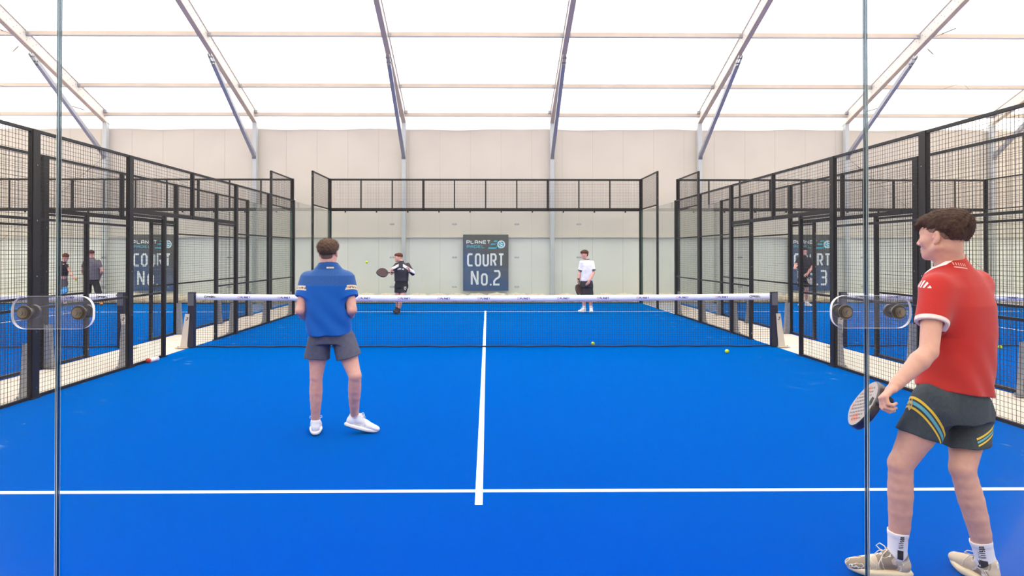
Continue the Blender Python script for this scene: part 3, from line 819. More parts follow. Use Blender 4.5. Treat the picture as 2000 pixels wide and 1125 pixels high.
def add_strands(o, M, **kw):
    """adds tufts to the hair mesh itself"""
    pts, nr = surf(o); mb = MB(); rng = np.random.default_rng(kw.pop('seed', 3)); flow = kw.pop('flow'); keep = kw.pop('keep', None)
    if keep is not None: s = keep(pts); pts, nr = pts[s], nr[s]
    strands(mb, pts, nr, flow, kw['n'], kw['ln'], kw['rad'], rng, kw.get('curl', .35))
    me = o.data; v0, _ = surf(o); faces = [tuple(p.vertices) for p in me.polygons]; k = len(v0)
    nm = bpy.data.meshes.new('hair'); nm.from_pydata(np.concatenate([v0]+mb.v).tolist(), [], faces+[tuple(i+k for i in f) for f in mb.f])
    for m in me.materials: nm.materials.append(m)
    nm.polygons.foreach_set('use_smooth', [True]*len(nm.polygons)); nm.update(); o.data = nm

# --- things worn and held
def shoe(parent, an, fwd, mats, R=1.0, h=.005, pitch=0.0, roll=0.0, ground=None, laces=True, sole_h=.032, name='shoe'):
    """an: ankle; the shoe is built in its own frame and stays one part with sole and laces under it"""
    M = frame((fwd[0], fwd[1], 0)); f, u = M[1], M[2]
    cp, sp = math.cos(pitch), math.sin(pitch); F2 = f*cp - u*sp; U2 = u*cp + f*sp        # pitch > 0: heel lifted, toe down
    A = np.array(an, float); H = .085*R
    L = lambda x, y, z: A+R*(M[0]*x+F2*(y-.055)+U2*(z))-U2*H
    ctr = L(0,.12,.05); rr = .24*R
    up = Field(ctr-rr, ctr+rr, h)
    Mx = np.array([M[0], F2, U2])
    E = lambda p, r, k=.012, mode='add': up.ell(L(*p), np.array(r)*R, Mx, k, mode)
    K = lambda p, q, a, b, k=.015, mode='add': up.cone(L(*p), L(*q), a*R, b*R, k, mode)
    E((0,.245,.040), (.042,.052,.028), .02); E((.004,.19,.045), (.047,.06,.036), .02); K((0,.16,.055), (0,.09,.075), .040, .040, .02)
    E((0,.035,.050), (.034,.042,.040), .02); K((0,.035,.07), (0,.044,.104), .037, .041, .02); K((0,.09,.075), (0,.070,.112), .038, .038, .02)
    E((0,.10,.105), (.020,.022,.020), .01)
    up.cone(L(0,.055,.105), L(0,.06,.16), .033*R, .042*R, .004, 'sub')
    up.cut(L(0,0,.012), -U2, up.lo, up.lo+up.n*up.h)
    so = up.mesh(name, mats[0], parent)
    sl = MB(); n = 40; out = []
    for i in range(n):
        t = 2*PI*i/n; y = .135-.150*math.cos(t); w = (.034+.016*math.sin(PI*min(1,max(0,(y+.02)/.32))**1.0)+.006*(y > .15)) ; x = w*math.sin(t)*(1.0 if abs(math.sin(t)) > 0 else 1)
        x = math.copysign(abs(math.sin(t))**.6*w, math.sin(t)); out.append((x, y))
    def ring(z, s, toe): return [L(x*s, .135+(y-.135)*s, z+toe*.45*max(0,(y-.2))**1.5) for x, y in out]
    vs = ring(0, .93, .9)+ring(.006, 1.0, .9)+ring(sole_h*.6, 1.03, .8)+ring(sole_h, .97, .7)
    sl.add(vs, [(r*n+i, r*n+(i+1)%n, (r+1)*n+(i+1)%n, (r+1)*n+i) for r in range(3) for i in range(n)]+[tuple(reversed(range(n))), tuple(range(3*n, 4*n))])
    sl.m = [1 if i < n else 0 for i in range(len(sl.m)-2)]+[1, 0]
    sl.build('sole', [mats[1], mats[2]], so, True)
    if laces:
        lc = MB()
        for j in range(4):
            y = .105+.022*j; z = .106-.011*j
            lc.tube([L(-.028, y, z-.012), L(-.012, y+.004, z+.002), L(.012, y+.006, z+.002), L(.028, y+.010, z-.012)], .0032*R, 5)
        for s in (-1, 1): lc.tube([L(0,.10,.118), L(s*.022,.105,.135), L(s*.05,.12,.138), L(s*.055,.135,.122), L(s*.03,.125,.114), L(0,.105,.116)], .0028*R, 5)
        for s in (-1, 1): lc.tube([L(0,.102,.116), L(s*.03,.13,.108), L(s*.046,.15,.075), L(s*.05,.155,.045)], .0024*R, 5)
        lc.build('laces', mats[3], so, True)
    return so, L
def sock(parent, kn, an, top, mats, r0=.040, r1=.047, h=.004, foot=None):
    kn = np.array(kn, float); an = np.array(an, float); d = unit(kn-an); t = an+d*top
    F = Field(np.minimum(an, t)-.13, np.maximum(an, t)+.09, h)
    F.cone(an-d*.012, an+d*.03, r0*.86, r0, .01); F.cone(an+d*.03, t, r0, r1, .01)
    F.cone(t-d*.012, t-d*.004, r1+.002, r1+.002, .002)
    F.cut(t, d, F.lo, F.lo+F.n*F.h); F.cone(t-d*.02, t+d*.03, r1-.005, r1-.004, .002, 'sub')
    return F.mesh('sock', mats, parent)

def project(o, mb, direction, off=.0012, mats=None, name='print', parent=None):
    """lay flat lettering onto the surface of a part along a direction"""
    me = o.data; bvh = BVHTree.FromPolygons([v.co[:] for v in me.vertices], [tuple(p.vertices) for p in me.polygons])
    d = Vector(direction).normalized(); vs = np.concatenate(mb.v); out = []
    for v in vs:
        loc, nrm, i, dist = bvh.ray_cast(Vector(v)-d*.3, d)
        if loc is None: loc, nrm, i, dist = bvh.find_nearest(Vector(v)); 
        out.append(loc-d*off if nrm.dot(d) < 0 else loc+nrm*off)
    m2 = MB(); m2.add(out, mb.f); m2.m = mb.m
    return m2.build(name, mats, parent or o)
def subdiv(mb, step):
    """cut long quads of a ribbon so that it can follow a curved surface"""
    vs = np.concatenate(mb.v); r = MB()
    for f, mi in zip(mb.f, mb.m):
        if len(f) != 4: r.add([vs[i] for i in f], [tuple(range(len(f)))], mi); continue
        a, b, c, d = [vs[i] for i in f]
        n = max(1, int(math.ceil(max(np.linalg.norm(b-a), np.linalg.norm(c-d))/step))); m = max(1, int(math.ceil(max(np.linalg.norm(d-a), np.linalg.norm(c-b))/step)))
        g = [(a*(1-u)+b*u)*(1-w)+(d*(1-u)+c*u)*w for w in np.linspace(0,1,m+1) for u in np.linspace(0,1,n+1)]
        r.add(g, [(j*(n+1)+i, j*(n+1)+i+1, (j+1)*(n+1)+i+1, (j+1)*(n+1)+i) for j in range(m) for i in range(n)], mi)
    return r

def racket(center_grip, axis, normal, label, face, rim, grip, dots=None, strap=True, accent=None, butt=.075):
    """padel racket: grip centre at the origin of the thing, head along axis, faces looking along normal"""
    a = unit(axis); n = np.array(normal, float); n = unit(n-a*(n@a)); w = np.cross(a, n)
    root = empty('padel_racket', tuple(center_grip), label, 'racket')
    P = lambda u, v, t: Vector(w*u+a*v+n*t)
    # outline of the head, v measured from the grip centre
    N = 44; c0 = .065+.015
    def half(v):                                                        # half width along the head
        s = (v-.07)/.325
        return .130*math.sin(PI*min(1, max(0, s))**.86)**.62 if 0 < s < 1 else 0
    side = [(.022,.07)]+[(max(.022, half(.07+.325*i/N)), .07+.325*i/N) for i in range(1, N)]+[(0.0,.395)]
    outline = side+[(-x, y) for x, y in reversed(side[:-1])]
    hd = MB(); T = .019
    inn = lambda s: [((x*s), .235+(y-.235)*s) for x, y in outline]; k = len(outline)
    rings = [(inn(.955), -T), (inn(.985), -T*.9), (outline, -T*.55), (outline, T*.55), (inn(.985), T*.9), (inn(.955), T)]
    vs = [P(x, y, t) for r, t in rings for x, y in r]
    hd.add(vs, [(r*k+i, r*k+(i+1)%k, (r+1)*k+(i+1)%k, (r+1)*k+i) for r in range(5) for i in range(k)])
    hd.build('frame', rim, root, True)
    fc = MB()
    for s in (-1, 1):
        pts = [P(x, y, s*(T+.0004)) for x, y in inn(.95)]
        fc.add(pts, [tuple(range(k)) if s > 0 else tuple(reversed(range(k)))], 0)
        for iy in range(9):
            for ix in range(-4, 5):
                u = ix*.0215; v = .165+iy*.0215
                if half(v)*.955-abs(u) < .022 or v > .365: continue
                dn = [P(u+.0052*math.cos(j*PI/4), v+.0052*math.sin(j*PI/4), s*(T+.0010)) for j in range(8)]; fc.add(dn, [tuple(range(8))], 1)
        # dark throat opening
        tri = [P(x, y, s*(T+.0010)) for x, y in ((-.018,.095),(.018,.095),(.030,.132),(0,.142),(-.030,.132))]; fc.add(tri, [tuple(range(5))], 1)
        if accent:
            for (u0, v0, u1, v1) in ((-.100,.19,-.055,.29),(.055,.19,.100,.29),(-.02,.335,.02,.375)):
                fc.add([P(u0,v0,s*(T+.0007)),P(u1,v0+.02,s*(T+.0007)),P(u1,v1,s*(T+.0007)),P(u0,v1-.02,s*(T+.0007))], [(0,1,2,3)], 2)
    fc.build('face', [face, M_black]+([accent] if accent else []), root)
    g = MB(); g.tube([P(0,-butt+(butt+.07)/10*i,0) for i in range(11)], [.019,.0165]+[.0155,.0163]*4+[.0158], 14); g.build('grip', grip, root, True)
    if strap:
        st = MB(); st.tube([P(.0,-.072,0), P(.012,-.10,.006), P(.010,-.135,.004), P(-.012,-.135,-.004), P(-.012,-.10,-.006), P(0,-.074,0)], .0022, 5); st.build('wrist_cord', grip, root, True)
    return root

M_skin = mat('skin', rough=.55, spec=.35, sss=.15, fn=lambda nt, x, y, z, co: mix(nt, noise(nt, co, 30, 4, .6).ramp(.3,.7), lin((212,165,148)), lin((203,154,137))))
M_skin2 = mat('skin_flushed', rough=.55, spec=.35, sss=.15, fn=lambda nt, x, y, z, co: mix(nt, noise(nt, co, 30, 4, .6).ramp(.3,.7), lin((220,170,156)), lin((210,156,144))))
def M_hairm(name, a, b): return mat(name, rough=.7, spec=.25, bump=.7, bscale=260, fn=lambda nt, x, y, z, co: mix(nt, noise(nt, co, 70, 4, .7).ramp(.3,.7), lin(a), lin(b)))
M_sh_w = mat('white_shoe_fabric', (236,236,240), .7); M_sole_w = mat('white_foam_sole', (240,238,236), .6); M_sole_g = mat('grey_outsole', (110,104,116), .7)
M_eye = mat('eye', (62,48,42), .2)
M_rgrip = mat('black_grip_tape', (34,32,34), .7); M_rdark = mat('dark_carbon_frame', (48,40,44), .35, spec=.6)
def folds(seed, amp, f=1.0, zf=.45):
    r = np.random.default_rng(seed); W = [(r.normal(0,1,3), r.uniform(0,6.3), r.uniform(.6,1.6)) for _ in range(7)]
    def fn(x, y, z):
        s = 0
        for w, p, q in W: s = s + np.sin((x*w[0]*14+y*w[1]*14+z*w[2]*14*zf)*q*f+p)
        return amp*s/3
    return fn
def eyes(parent, T, R=1.0):
    for s in (-1, 1):
        m = MB(); c = T((s*.031,.0905,.0)); m.ico(c, .0045*R, nu=8, nv=6); m.build('eye', M_eye, parent, True)
# ------------------------------------------------------------------ the player in red, right foreground
def axdist(x, y, z, p, d):
    """node maths: distance from the line through p along d"""
    dx, dy, dz = x-float(p[0]), y-float(p[1]), z-float(p[2])
    t = dx*float(d[0])+dy*float(d[1])+dz*float(d[2])
    return (dx*dx+dy*dy+dz*dz-t*t).op('MAXIMUM', 0.0).op('SQRT')
def player_red():
    O = WP(1860, 494, 3.33); O.z = 0
    P = lambda px, py, d: np.array(WP(px, py, d)-O)
    root = empty('person', O, 'young man in red shirt and dark shorts in the right foreground, holding a racket', 'person')
    a = math.radians(25); fw = np.array((-math.sin(a), math.cos(a), 0)); rt = np.array((math.cos(a), math.sin(a), 0)); yaw = a
    hipL, hipR = P(1826, 796, 3.25), P(1898, 800, 3.36)
    knL, anL = P(1763, 908, 3.28), P(1754, 1093, 3.33)
    knR, anR = P(1885, 918, 3.25), P(1932, 1109, 3.25)
    shL, shR = P(1831, 562, 3.23), P(1916, 553, 3.42)
    elL, wrL = P(1819, 688, 3.12), P(1753, 753, 3.10)
    elR, wrR = P(1893, 665, 3.62), P(1850, 715, 3.78)
    nk = P(1862, 512, 3.35)
    hc = P(1848, 461, 3.33); hM = frame((-.50, .865, -.02))
    S_ = Field((-.62,-.55,-.02), (.42,.72,1.93), .0042)
    leg(S_, hipL, knL, anL, (-.95,.3,0), 1.0); leg(S_, hipR, knR, anR, (-.6,.75,0), 1.0)
    for an, f in ((anL, (-.97,.25)), (anR, (-.05,1))):
        f = np.array((*f, 0)); f = unit(f); S_.cone(an-(0,0,.03), an+f*.12-(0,0,.05), .028, .022, .02)
    S_.loft([(*(hipL*.5+hipR*.5)[:2], .80, .12, .09, yaw), (*(hipL*.5+hipR*.5)[:2], .95, .13, .09, yaw), (*(nk[:2]*.5), 1.15, .115, .085, yaw), (*nk[:2], 1.40, .13, .09, yaw), (*nk[:2], 1.50, .07, .06, yaw)], .03)
    arm(S_, shL, elL, wrL, 1.0); arm(S_, shR, elR, wrR, 1.0)
    ax = unit((.14,.95,-.30)); D = np.array((-.74,-.1,-.66)); D = unit(D-ax*(D@ax)); Nn = np.cross(D, ax); Nn = Nn if Nn[0] > 0 else -Nn
    side = 1 if np.cross(D, Nn)@ax > 0 else -1
    g, B = hand(S_, wrL, D, Nn, side, curl=(.85,.95,1.0,1.05), thumb=.75, R=.98, spread=0)
    hand(S_, wrR, unit((-.5,.5,-.6)), (-.3,-.6,0), 1, curl=.4, thumb=.3)
    T = head(S_, hc, hM, 1.02); neck(S_, T, nk, 1.0)
    S_.cone(nk, nk-(0,0,.06), .055, .07, .03)
    body = S_.mesh('body', M_skin, root)
    eyes(root, T, 1.02)
    # hair: thick on top with a low fringe, faded sides
    H = Field(hc-.17, hc+.21, .0035)
    E = lambda p, r, k=.02, mode='add': H.ell(T(p), r, hM, k, mode)
    E((0,-.022,.062), (.088,.108,.076)); E((0,.060,.070), (.068,.050,.042)); E((0,.084,.052), (.058,.024,.026)); E((0,-.066,.046), (.084,.070,.082)); E((0,-.085,.005), (.064,.042,.060), .015)
    r3 = H.region(H.lo, H.lo+H.n*H.h, 0); x, y, z = r3[1]
    lu = (x-hc[0])*hM[2][0]+(y-hc[1])*hM[2][1]+(z-hc[2])*hM[2][2]; lf = (x-hc[0])*hM[1][0]+(y-hc[1])*hM[1][1]+(z-hc[2])*hM[1][2]
    lim = np.interp(lf.ravel(), [-.14,-.12,-.09,-.05,-.02,.0,.03], [.05,.012,-.024,-.018,.008,.02,.024]).reshape(lf.shape).astype(np.float32)
    H.F = np.maximum(H.F, (lim-lu)*.8)
    H.disp(lambda x, y, z: .0022*np.sin(x*190+z*60)*np.sin(y*210+z*130)+.003*np.sin(x*70+1)*np.sin(z*85+y*60))
    hair = H.mesh('hair', M_hairm('dark_brown_hair', (88,62,50), (50,37,32)), root)
    add_strands(hair, hM, n=7000, ln=.017, rad=.0008, flow=lambda p: Vector(hM[1])*.8+Vector((0,0,-.25)), curl=.30)
    # faded sides: a thin layer of short hair against the skull
    G = Field(hc-.17, hc+.17, .004)
    G.ell(T((0,-.012,.030)), np.array((.0757,.0952,.0842))*1.04, hM)
    x, y, z = G.region(G.lo, G.lo+G.n*G.h, 0)[1]
    lu = (x-hc[0])*hM[2][0]+(y-hc[1])*hM[2][1]+(z-hc[2])*hM[2][2]; lf = (x-hc[0])*hM[1][0]+(y-hc[1])*hM[1][1]+(z-hc[2])*hM[1][2]
    lim = np.interp(lf.ravel(), [-.12,-.05,-.02,.03,.06], [-.075,-.055,.012,.016,.05]).reshape(lf.shape); G.F = np.maximum(G.F, (lim-lu).astype(np.float32))
    G.mesh('faded_hair', mat('short_faded_hair', rough=.7, bump=.4, bscale=500, fn=lambda nt, x, y, z, co: mix(nt, noise(nt, co, 300, 3, .7).ramp(.35,.65), lin((150,112,98)), lin((110,82,72)))), root)
    # shirt
    F = Field((-.42,-.42,.72), (.42,.52,1.62), .0048)
    w0 = P(1866, 770, 3.31); w1 = P(1878, 650, 3.33); w2 = P(1876, 590, 3.33)
    nodes = [(*w0[:2], .88, .198, .156, yaw), (*(w0*.6+w1*.4)[:2], 1.03, .192, .148, yaw), (*w1[:2], 1.21, .190, .138, yaw), (*w2[:2], 1.36, .205, .130, yaw), (*(w2*.5+nk*.5)[:2], 1.455, .198, .116, yaw), (*(w2*.3+nk*.7)[:2], 1.505, .160, .102, yaw), (*(w2*.12+nk*.88)[:2], 1.55, .100, .086, yaw), (*nk[:2], 1.59, .068, .070, yaw), (*(nk+(-.012,.012,0))[:2], 1.65, .060, .062, yaw)]
    F.loft(nodes, .02)
    for sh, el in ((shL, elL), (shR, elR)): F.sleeve(sh, el, .185, .062, .068, inner=.056, k=.085)
    F.cone(nk+(0,0,.06), nk+(-.02,0.02,.14), .060, .066, .006, 'sub')
    F.cut(P(1859, 505, 3.34), (-.50,.30,.83), F.lo, F.lo+F.n*F.h)
    F.disp(folds(5, .0058, .85)); F.disp(lambda x, y, z: .004*np.sin((x*.9+y*.4)*48+z*26+1.5)*np.clip((1.25-z)/.3, 0, 1))
    F.cut((float(w0[0]),0,.940), (-.16,0,-1), F.lo, F.lo+F.n*F.h)
    nkv, shv, elv = nk, shL, elL; dl = unit(elL-shL); dr = unit(elR-shR)
    def f_red(nt, x, y, z, co):
        n = noise(nt, co, 260, 2, .6)
        c = mix(nt, n.ramp(.2,.8), lin((192,42,37)), lin((164,32,30)))
        tl = (x-float(shL[0]))*float(dl[0])+(y-float(shL[1]))*float(dl[1])+(z-float(shL[2]))*float(dl[2])
        dx = (x-float(nk[0])).abs()+(y-float(nk[1])).abs()
        # white hem bands on the sleeve, white stripe beside the collar and on the shoulder top
        c = mix(nt, tl.band(.168,.20)*axdist(x, y, z, shL, dl).lt(.084), c, lin((232,214,212)))
        col = (z-float(nk[2])-.002-((x-float(nk[0]))*.30)); 
        front = (x-float(nk[0])).lt(-.015)
        q0 = P(1859, 505, 3.34); n0 = unit((-.50,.30,.83)); pv = (x-float(q0[0]))*float(n0[0])+(y-float(q0[1]))*float(n0[1])+(z-float(q0[2]))*float(n0[2])
        c = mix(nt, pv.band(-.016,.06)*(x-float(nk[0])).lt(-.004)*dx.lt(.13), c, lin((240,232,230)))
        st = ((x-float(shL[0]))*.5+(y-float(shL[1]))*1.0)
        c = mix(nt, (x-float(shL[0])).lt(-.052)*(z-float(shL[2])).band(.0,.075)*st.mod(.011).gt(.0055)*front, c, lin((240,232,230)))
        return c
    shirt = F.mesh('shirt', mat('red_jersey', rough=.75, spec=.25, sheen=.15, bump=.15, bscale=700, fn=f_red), root)
    # back label
    mb = MB(); c = P(1899, 518, 3.2); up = Vector((.0,.0,1)); r_ = Vector((1,0,-.14))
    fn = lambda u, v: Vector(c)+r_*u+up*v
    [stroke(mb, [(-.026+.0105*i, -.004), (-.026+.0105*i, .010)], .0045, fn) for i in range(6)]; mb.add([fn(-.030,-.016),fn(.034,-.016),fn(.034,-.010),fn(-.030,-.010)], [(0,1,2,3)])
    project(shirt, subdiv(mb, .006), (0,1,0), .0022, mat('pink_white_print', (226,160,154), .7), 'back_print')
    # shorts
    G = Field((-.42,-.42,.56), (.45,.52,1.02), .0048)
    hc_ = hipL*.5+hipR*.5
    G.loft([(*hc_[:2], .80, .185, .145, yaw), (*(hc_*.5+w0*.5)[:2], .90, .178, .140, yaw), (*w0[:2], .985, .17, .13, yaw)], .03)
    for hp, kn, rr in ((hipL, knL+(.02,0,0), .101), (hipR, knR, .108)):
        d = unit(kn-hp); G.cone(hp+d*.02, hp+d*.26, rr-.004, rr, .03); G.cone(hp+(0,0,.02), hp, .096, .102, .03)
    eL = P(1790, 850, 3.28); eR = P(1892, 864, 3.34)
    dL = unit(knL-hipL); dR = unit(knR-hipR)
    mid = (eL+eR)/2
    G.cut(eL, unit(P(1824,863,3.2)-P(1757,835,3.3)) @ np.array([[0,0,-1],[0,1,0],[1,0,0]]) if False else (-.36,0,-1), G.lo, (float(P(1852,860,3.3)[0]), 1, 2))
    G.cut(eR, (.02,0,-1), (float(P(1852,860,3.3)[0]), -1, 0), G.lo+G.n*G.h)
    for hp, kn, an in ((hipL, knL, anL), (hipR, knR, anR)):
        d = unit(kn-hp); G.cone(hp+d*.20, kn, .086, .078, .006, 'sub')
    G.disp(folds(9, .0035, 1.1))
    s0 = P(1800,774,3.19); s1 = P(1856,860,3.19); dv = unit((s1-s0)*(1,0,1)); nv = np.array((dv[2],0,-dv[0]))
    t0 = P(1890,864,3.22); t1 = P(1933,848,3.22); ev = unit((t1-t0)*(1,0,1)); mv = np.array((ev[2],0,-ev[0])) 
    def f_sh(nt, x, y, z, co):
        n = noise(nt, co, 60, 3, .6); c = mix(nt, n.ramp(.2,.8), lin((56,68,78)), lin((42,52,62)))
        q = (x-float(s0[0]))*float(nv[0])+(z-float(s0[2]))*float(nv[2])
        if (P(1845,820,3.1)-s0)@nv < 0: pass
        ok = x.lt(float(P(1856,860,3.3)[0]))*z.lt(float(P(0,774,3.19)[2]))
        yl, te = lin((226,190,60)), lin((92,168,186))
        for b0, b1, cc in ((-.002,.008,yl),(.015,.028,te),(.036,.044,yl)):
            sg = 1 if (P(1780,790,3.1)-s0)@nv > 0 else -1
            lo_, hi_ = sorted((b0*sg, b1*sg)); c = mix(nt, q.band(lo_, hi_)*ok, c, cc)
        q = (x-float(t0[0]))*float(mv[0])+(z-float(t0[2]))*float(mv[2]); ok2 = x.gt(float(P(1884,860,3.3)[0]))
        sg = 1 if (P(1915,868,3.2)-t0)@mv > 0 else -1
        for b0, b1, cc in ((-.003,.005,yl),(.010,.018,te),(.024,.031,yl)):
            lo_, hi_ = sorted((b0*sg, b1*sg)); c = mix(nt, q.band(lo_, hi_)*ok2, c, cc)
        return c
    sho = G.mesh('shorts', mat('dark_sports_shorts', rough=.7, spec=.3, fn=f_sh), root)
    mb = MB(); c = Vector(P(1765, 793, 3.2)); fn = lambda u, v: c+Vector((.62,-.78,0))*u+Vector((0,0,1))*v
    disc(mb, 0, .012, .012, fn, 12, 0, .007); stroke(mb, [(-.012,0),(-.010,-.022),(0,-.034),(.010,-.022),(.012,0),(-.012,0)], .006, fn); stroke(mb, [(0,0),(0,-.03)], .005, fn)
    project(sho, subdiv(mb, .005), (.78,.62,0), .002, mat('gold_crest', (206,176,110), .6), 'crest')
    # socks and shoes
    M_sock = mat('white_ribbed_sock', (232,230,234), .85, bump=.3, bscale=300)
    M_sb = mat('sock_black_print', (28,28,34), .8)
    M_beige = mat('beige_shoe_mesh', rough=.75, bump=.4, bscale=400, fn=lambda nt, x, y, z, co: mix(nt, noise(nt, co, 18, 2, .4).band(.525,.55), mix(nt, noise(nt, co, 17, 2, .4).gt(.54), lin((196,180,160)), lin((142,126,110))), lin((222,222,216))))
    M_bsole = mat('cream_sole', (222,206,176), .7); M_lace = mat('cream_lace', (226,214,200), .8)
    for kn, an, f, sx in ((knL, anL, (-.97,.25,0), 0), (knR, anR, (-.05,1,0), 1)):
        so = sock(root, kn, an, .150 if sx == 0 else .135, M_sock, .042, .0465)
        shoe(root, an, f, (M_beige, M_bsole, M_bsole, M_lace), .98, .0045)
        d = unit(kn-an); c = an+d*(.03 if sx == 0 else .012)+np.array((-.010 if sx == 0 else -.031, 0, 0)); mb = MB(); rr = Vector(unit(np.cross((0,1,0), d))); uu = Vector(d)
        fn = lambda u, v: Vector(c)+rr*u+uu*v
        s = -1 if rr.x < 0 else 1
        fn2 = lambda u, v: Vector(c)+(rr*s)*u+uu*v
        mb.add([fn2(-.013,-.012),fn2(.013,-.018),fn2(.013,.030),fn2(-.013,.034)], [(0,1,2,3)])
        # the word runs up the sock, letters lying on their side
        g2 = lambda u, v: fn2(.012-v, .040+u)
        word(mb, 'Wilson', .004, .066, 0, .024, .0036, g2, .3)
        project(so, subdiv(mb, .005), (0,1,0), .0015, M_sb, 'sock_print')
    # racket
    nr = np.array((-.84,.21,.50))
    racket(Vector(g)+O+Vector(ax)*.055, ax, nr, 'pearl grey padel racket with orange patches held low by the player in red', mat('pearl_face', (176,166,166), .3, spec=.6), M_rdark, M_rgrip, strap=False, butt=.048, accent=mat('orange_patch', (206,132,112), .35))
player_red()

# ------------------------------------------------------------------ the player in blue, seen from behind
def player_blue():
    O = WP(650, 494, 5.97); O.z = 0
    P = lambda px, py, d: np.array(WP(px, py, d)-O)
    root = empty('person', O, 'man in blue t-shirt and grey shorts seen from behind on the near left court half', 'person')
    D0 = 5.97
    hipL, hipR = P(625, 662, D0), P(671, 660, D0+.02)
    knL, anL = P(619, 735, D0-.02), P(618, 826, D0+.03)
    knR, anR = P(694, 733, D0-.10), P(694, 815, D0+.06)
    shL, shR = P(603, 545, D0+.03), P(678, 545, D0+.03)
    elL, elR = P(588, 606, D0-.05), P(688, 605, D0-.05)
    wrL, wrR = P(610, 628, D0+.20), P(672, 630, D0+.22)
    nk = P(642, 515, D0+.01); hc = P(642.5, 493.5, D0+.02); hM = frame((.05, 1, -.02))
    S_ = Field((-.5,-.42,-.02), (.5,.62,1.80), .006)
    leg(S_, hipL, knL, anL, (-.1,1,0), 1.0); leg(S_, hipR, knR, anR, (.5,.85,0), 1.0)
    for an, f in ((anL, (-.15,1,0)), (anR, (.9,.35,0))): S_.cone(an-(0,0,.03), an+np.array(f)*.1-(0,0,.05), .028, .022, .02)
    S_.loft([(*(hipL*.5+hipR*.5)[:2], .82, .13, .09, 0), (*(hipL*.5+hipR*.5)[:2], .95, .13, .09, 0), (*nk[:2], 1.2, .13, .09, 0), (*nk[:2], 1.42, .13, .08, 0), (*nk[:2], 1.50, .07, .06, 0)], .03)
    arm(S_, shL, elL, wrL, 1.08); arm(S_, shR, elR, wrR, 1.08)
    ax = unit((.16,.5,-.85)); Dv = unit(np.array((-.3,.8,.1))-ax*(np.array((-.3,.8,.1))@ax)); Nn = np.cross(Dv, ax); Nn = Nn if Nn[0] < 0 else -Nn
    g, B = hand(S_, wrR, Dv, Nn, 1 if np.cross(Dv, Nn)@ax > 0 else -1, curl=.95, thumb=.7, spread=0)
    hand(S_, wrL, unit((.75,.55,0)), (.1,-.2,1), 1, curl=.45, thumb=.4)
    T = head(S_, hc, hM, .98); neck(S_, T, nk+(0,0,-.01), 1.05); S_.cone(nk, nk-(0,0,.06), .056, .07, .03)
    S_.mesh('body', M_skin2, root); eyes(root, T, .98)
    H = Field(hc-.17, hc+.20, .004)
    E = lambda p, r, k=.02, mode='add': H.ell(T(p), r, hM, k, mode)
    E((0,-.018,.056), (.088,.104,.070)); E((0,.05,.07), (.07,.055,.045)); E((0,-.055,.035), (.084,.060,.065))
    x, y, z = H.region(H.lo, H.lo+H.n*H.h, 0)[1]
    lu = z-hc[2]; lf = y-hc[1]; lim = np.interp(lf.ravel(), [-.12,-.06,-.02,.03,.1], [-.005,-.005,.012,.025,.035]).reshape(lf.shape).astype(np.float32)
    H.F = np.maximum(H.F, (lim-lu)*.9+0*x)
    H.disp(lambda x, y, z: .003*np.sin(x*130+z*50)*np.sin(y*150+z*110))
    hair = H.mesh('hair', M_hairm('brown_hair', (118,92,76), (74,56,46)), root)
    add_strands(hair, hM, n=6000, ln=.019, rad=.0009, flow=lambda p: Vector((p.x-hc[0],.2,.2)).normalized()*.5+Vector((0,0,.15)), curl=.5)
    G = Field(hc-.16, hc+.16, .005); G.ell(T((0,-.012,.030)), np.array((.0762,.0955,.085))*.98, hM)
    x, y, z = G.region(G.lo, G.lo+G.n*G.h, 0)[1]; lf = y-hc[1]; lim = np.interp(lf.ravel(), [-.12,-.05,-.02,.03,.06], [-.060,-.048,.0,.016,.05]).reshape(lf.shape)
    G.F = np.maximum(G.F, (lim-(z-hc[2])+0*x).astype(np.float32)); G.ell(T((0,-.052,-.032)), (.054,.044,.042), hM, .01)
    G.mesh('nape_hair', mat('cropped_brown_hair', (104,78,66), .75, bump=.4, bscale=400), root)
    bd = MB(); n = 28; vs = []
    for i in range(n):
        t = 2*PI*i/n; p = T((.0775*math.cos(t), -.012+.0975*math.sin(t), -.004+.012*math.sin(t))); vs += [p+(0,0,.006), p-(0,0,.006)]
    bd.add(vs, [(2*i, 2*i+1, (2*i+3) % (2*n), (2*i+2) % (2*n)) for i in range(n)])
    hb = bd.build('headband', mat('black_headband', (26,24,26), .7), root, True)
    # shirt
    F = Field((-.42,-.32,.80), (.42,.36,1.56), .0055)
    c0 = P(644, 640, D0); c1 = P(643, 590, D0)
    F.loft([(*c0[:2], .90, .200, .135, 0), (*c0[:2], .98, .196, .130, 0), (*c1[:2], 1.16, .196, .128, 0), (*c1[:2], 1.33, .208, .125, 0), (*c1[:2], 1.42, .195, .105, 0), (*nk[:2], 1.475, .125, .085, 0), (*nk[:2], 1.52, .090, .084, 0), (*nk[:2], 1.575, .074, .076, 0)], .02)
    for sh, el in ((shL, elL), (shR, elR)): F.sleeve(sh, el, .165, .066, .073, inner=.059, k=.05)
    F.cone(nk+(0,0,.075), nk+(0,0,.14), .058, .064, .006, 'sub'); F.cut(P(642, 514, D0), (0,.25,1), F.lo, F.lo+F.n*F.h)
    F.disp(folds(2, .0058, .8)); F.disp(lambda x, y, z: .0045*np.sin(x*34+z*30+.6)*np.clip((1.3-z)/.3, 0, 1)*np.clip((y < .0)*1.0, 0, 1))
    hem = float(P(0, 654, D0)[2]); F.cut((0,0,hem), (0,0,-1), F.lo, F.lo+F.n*F.h); F.loft([(*c0[:2], hem-.05, .185, .12, 0), (*c0[:2], hem+.03, .182, .117, 0)], .003, 'sub')
    dl = unit(elL-shL); dr = unit(elR-shR)
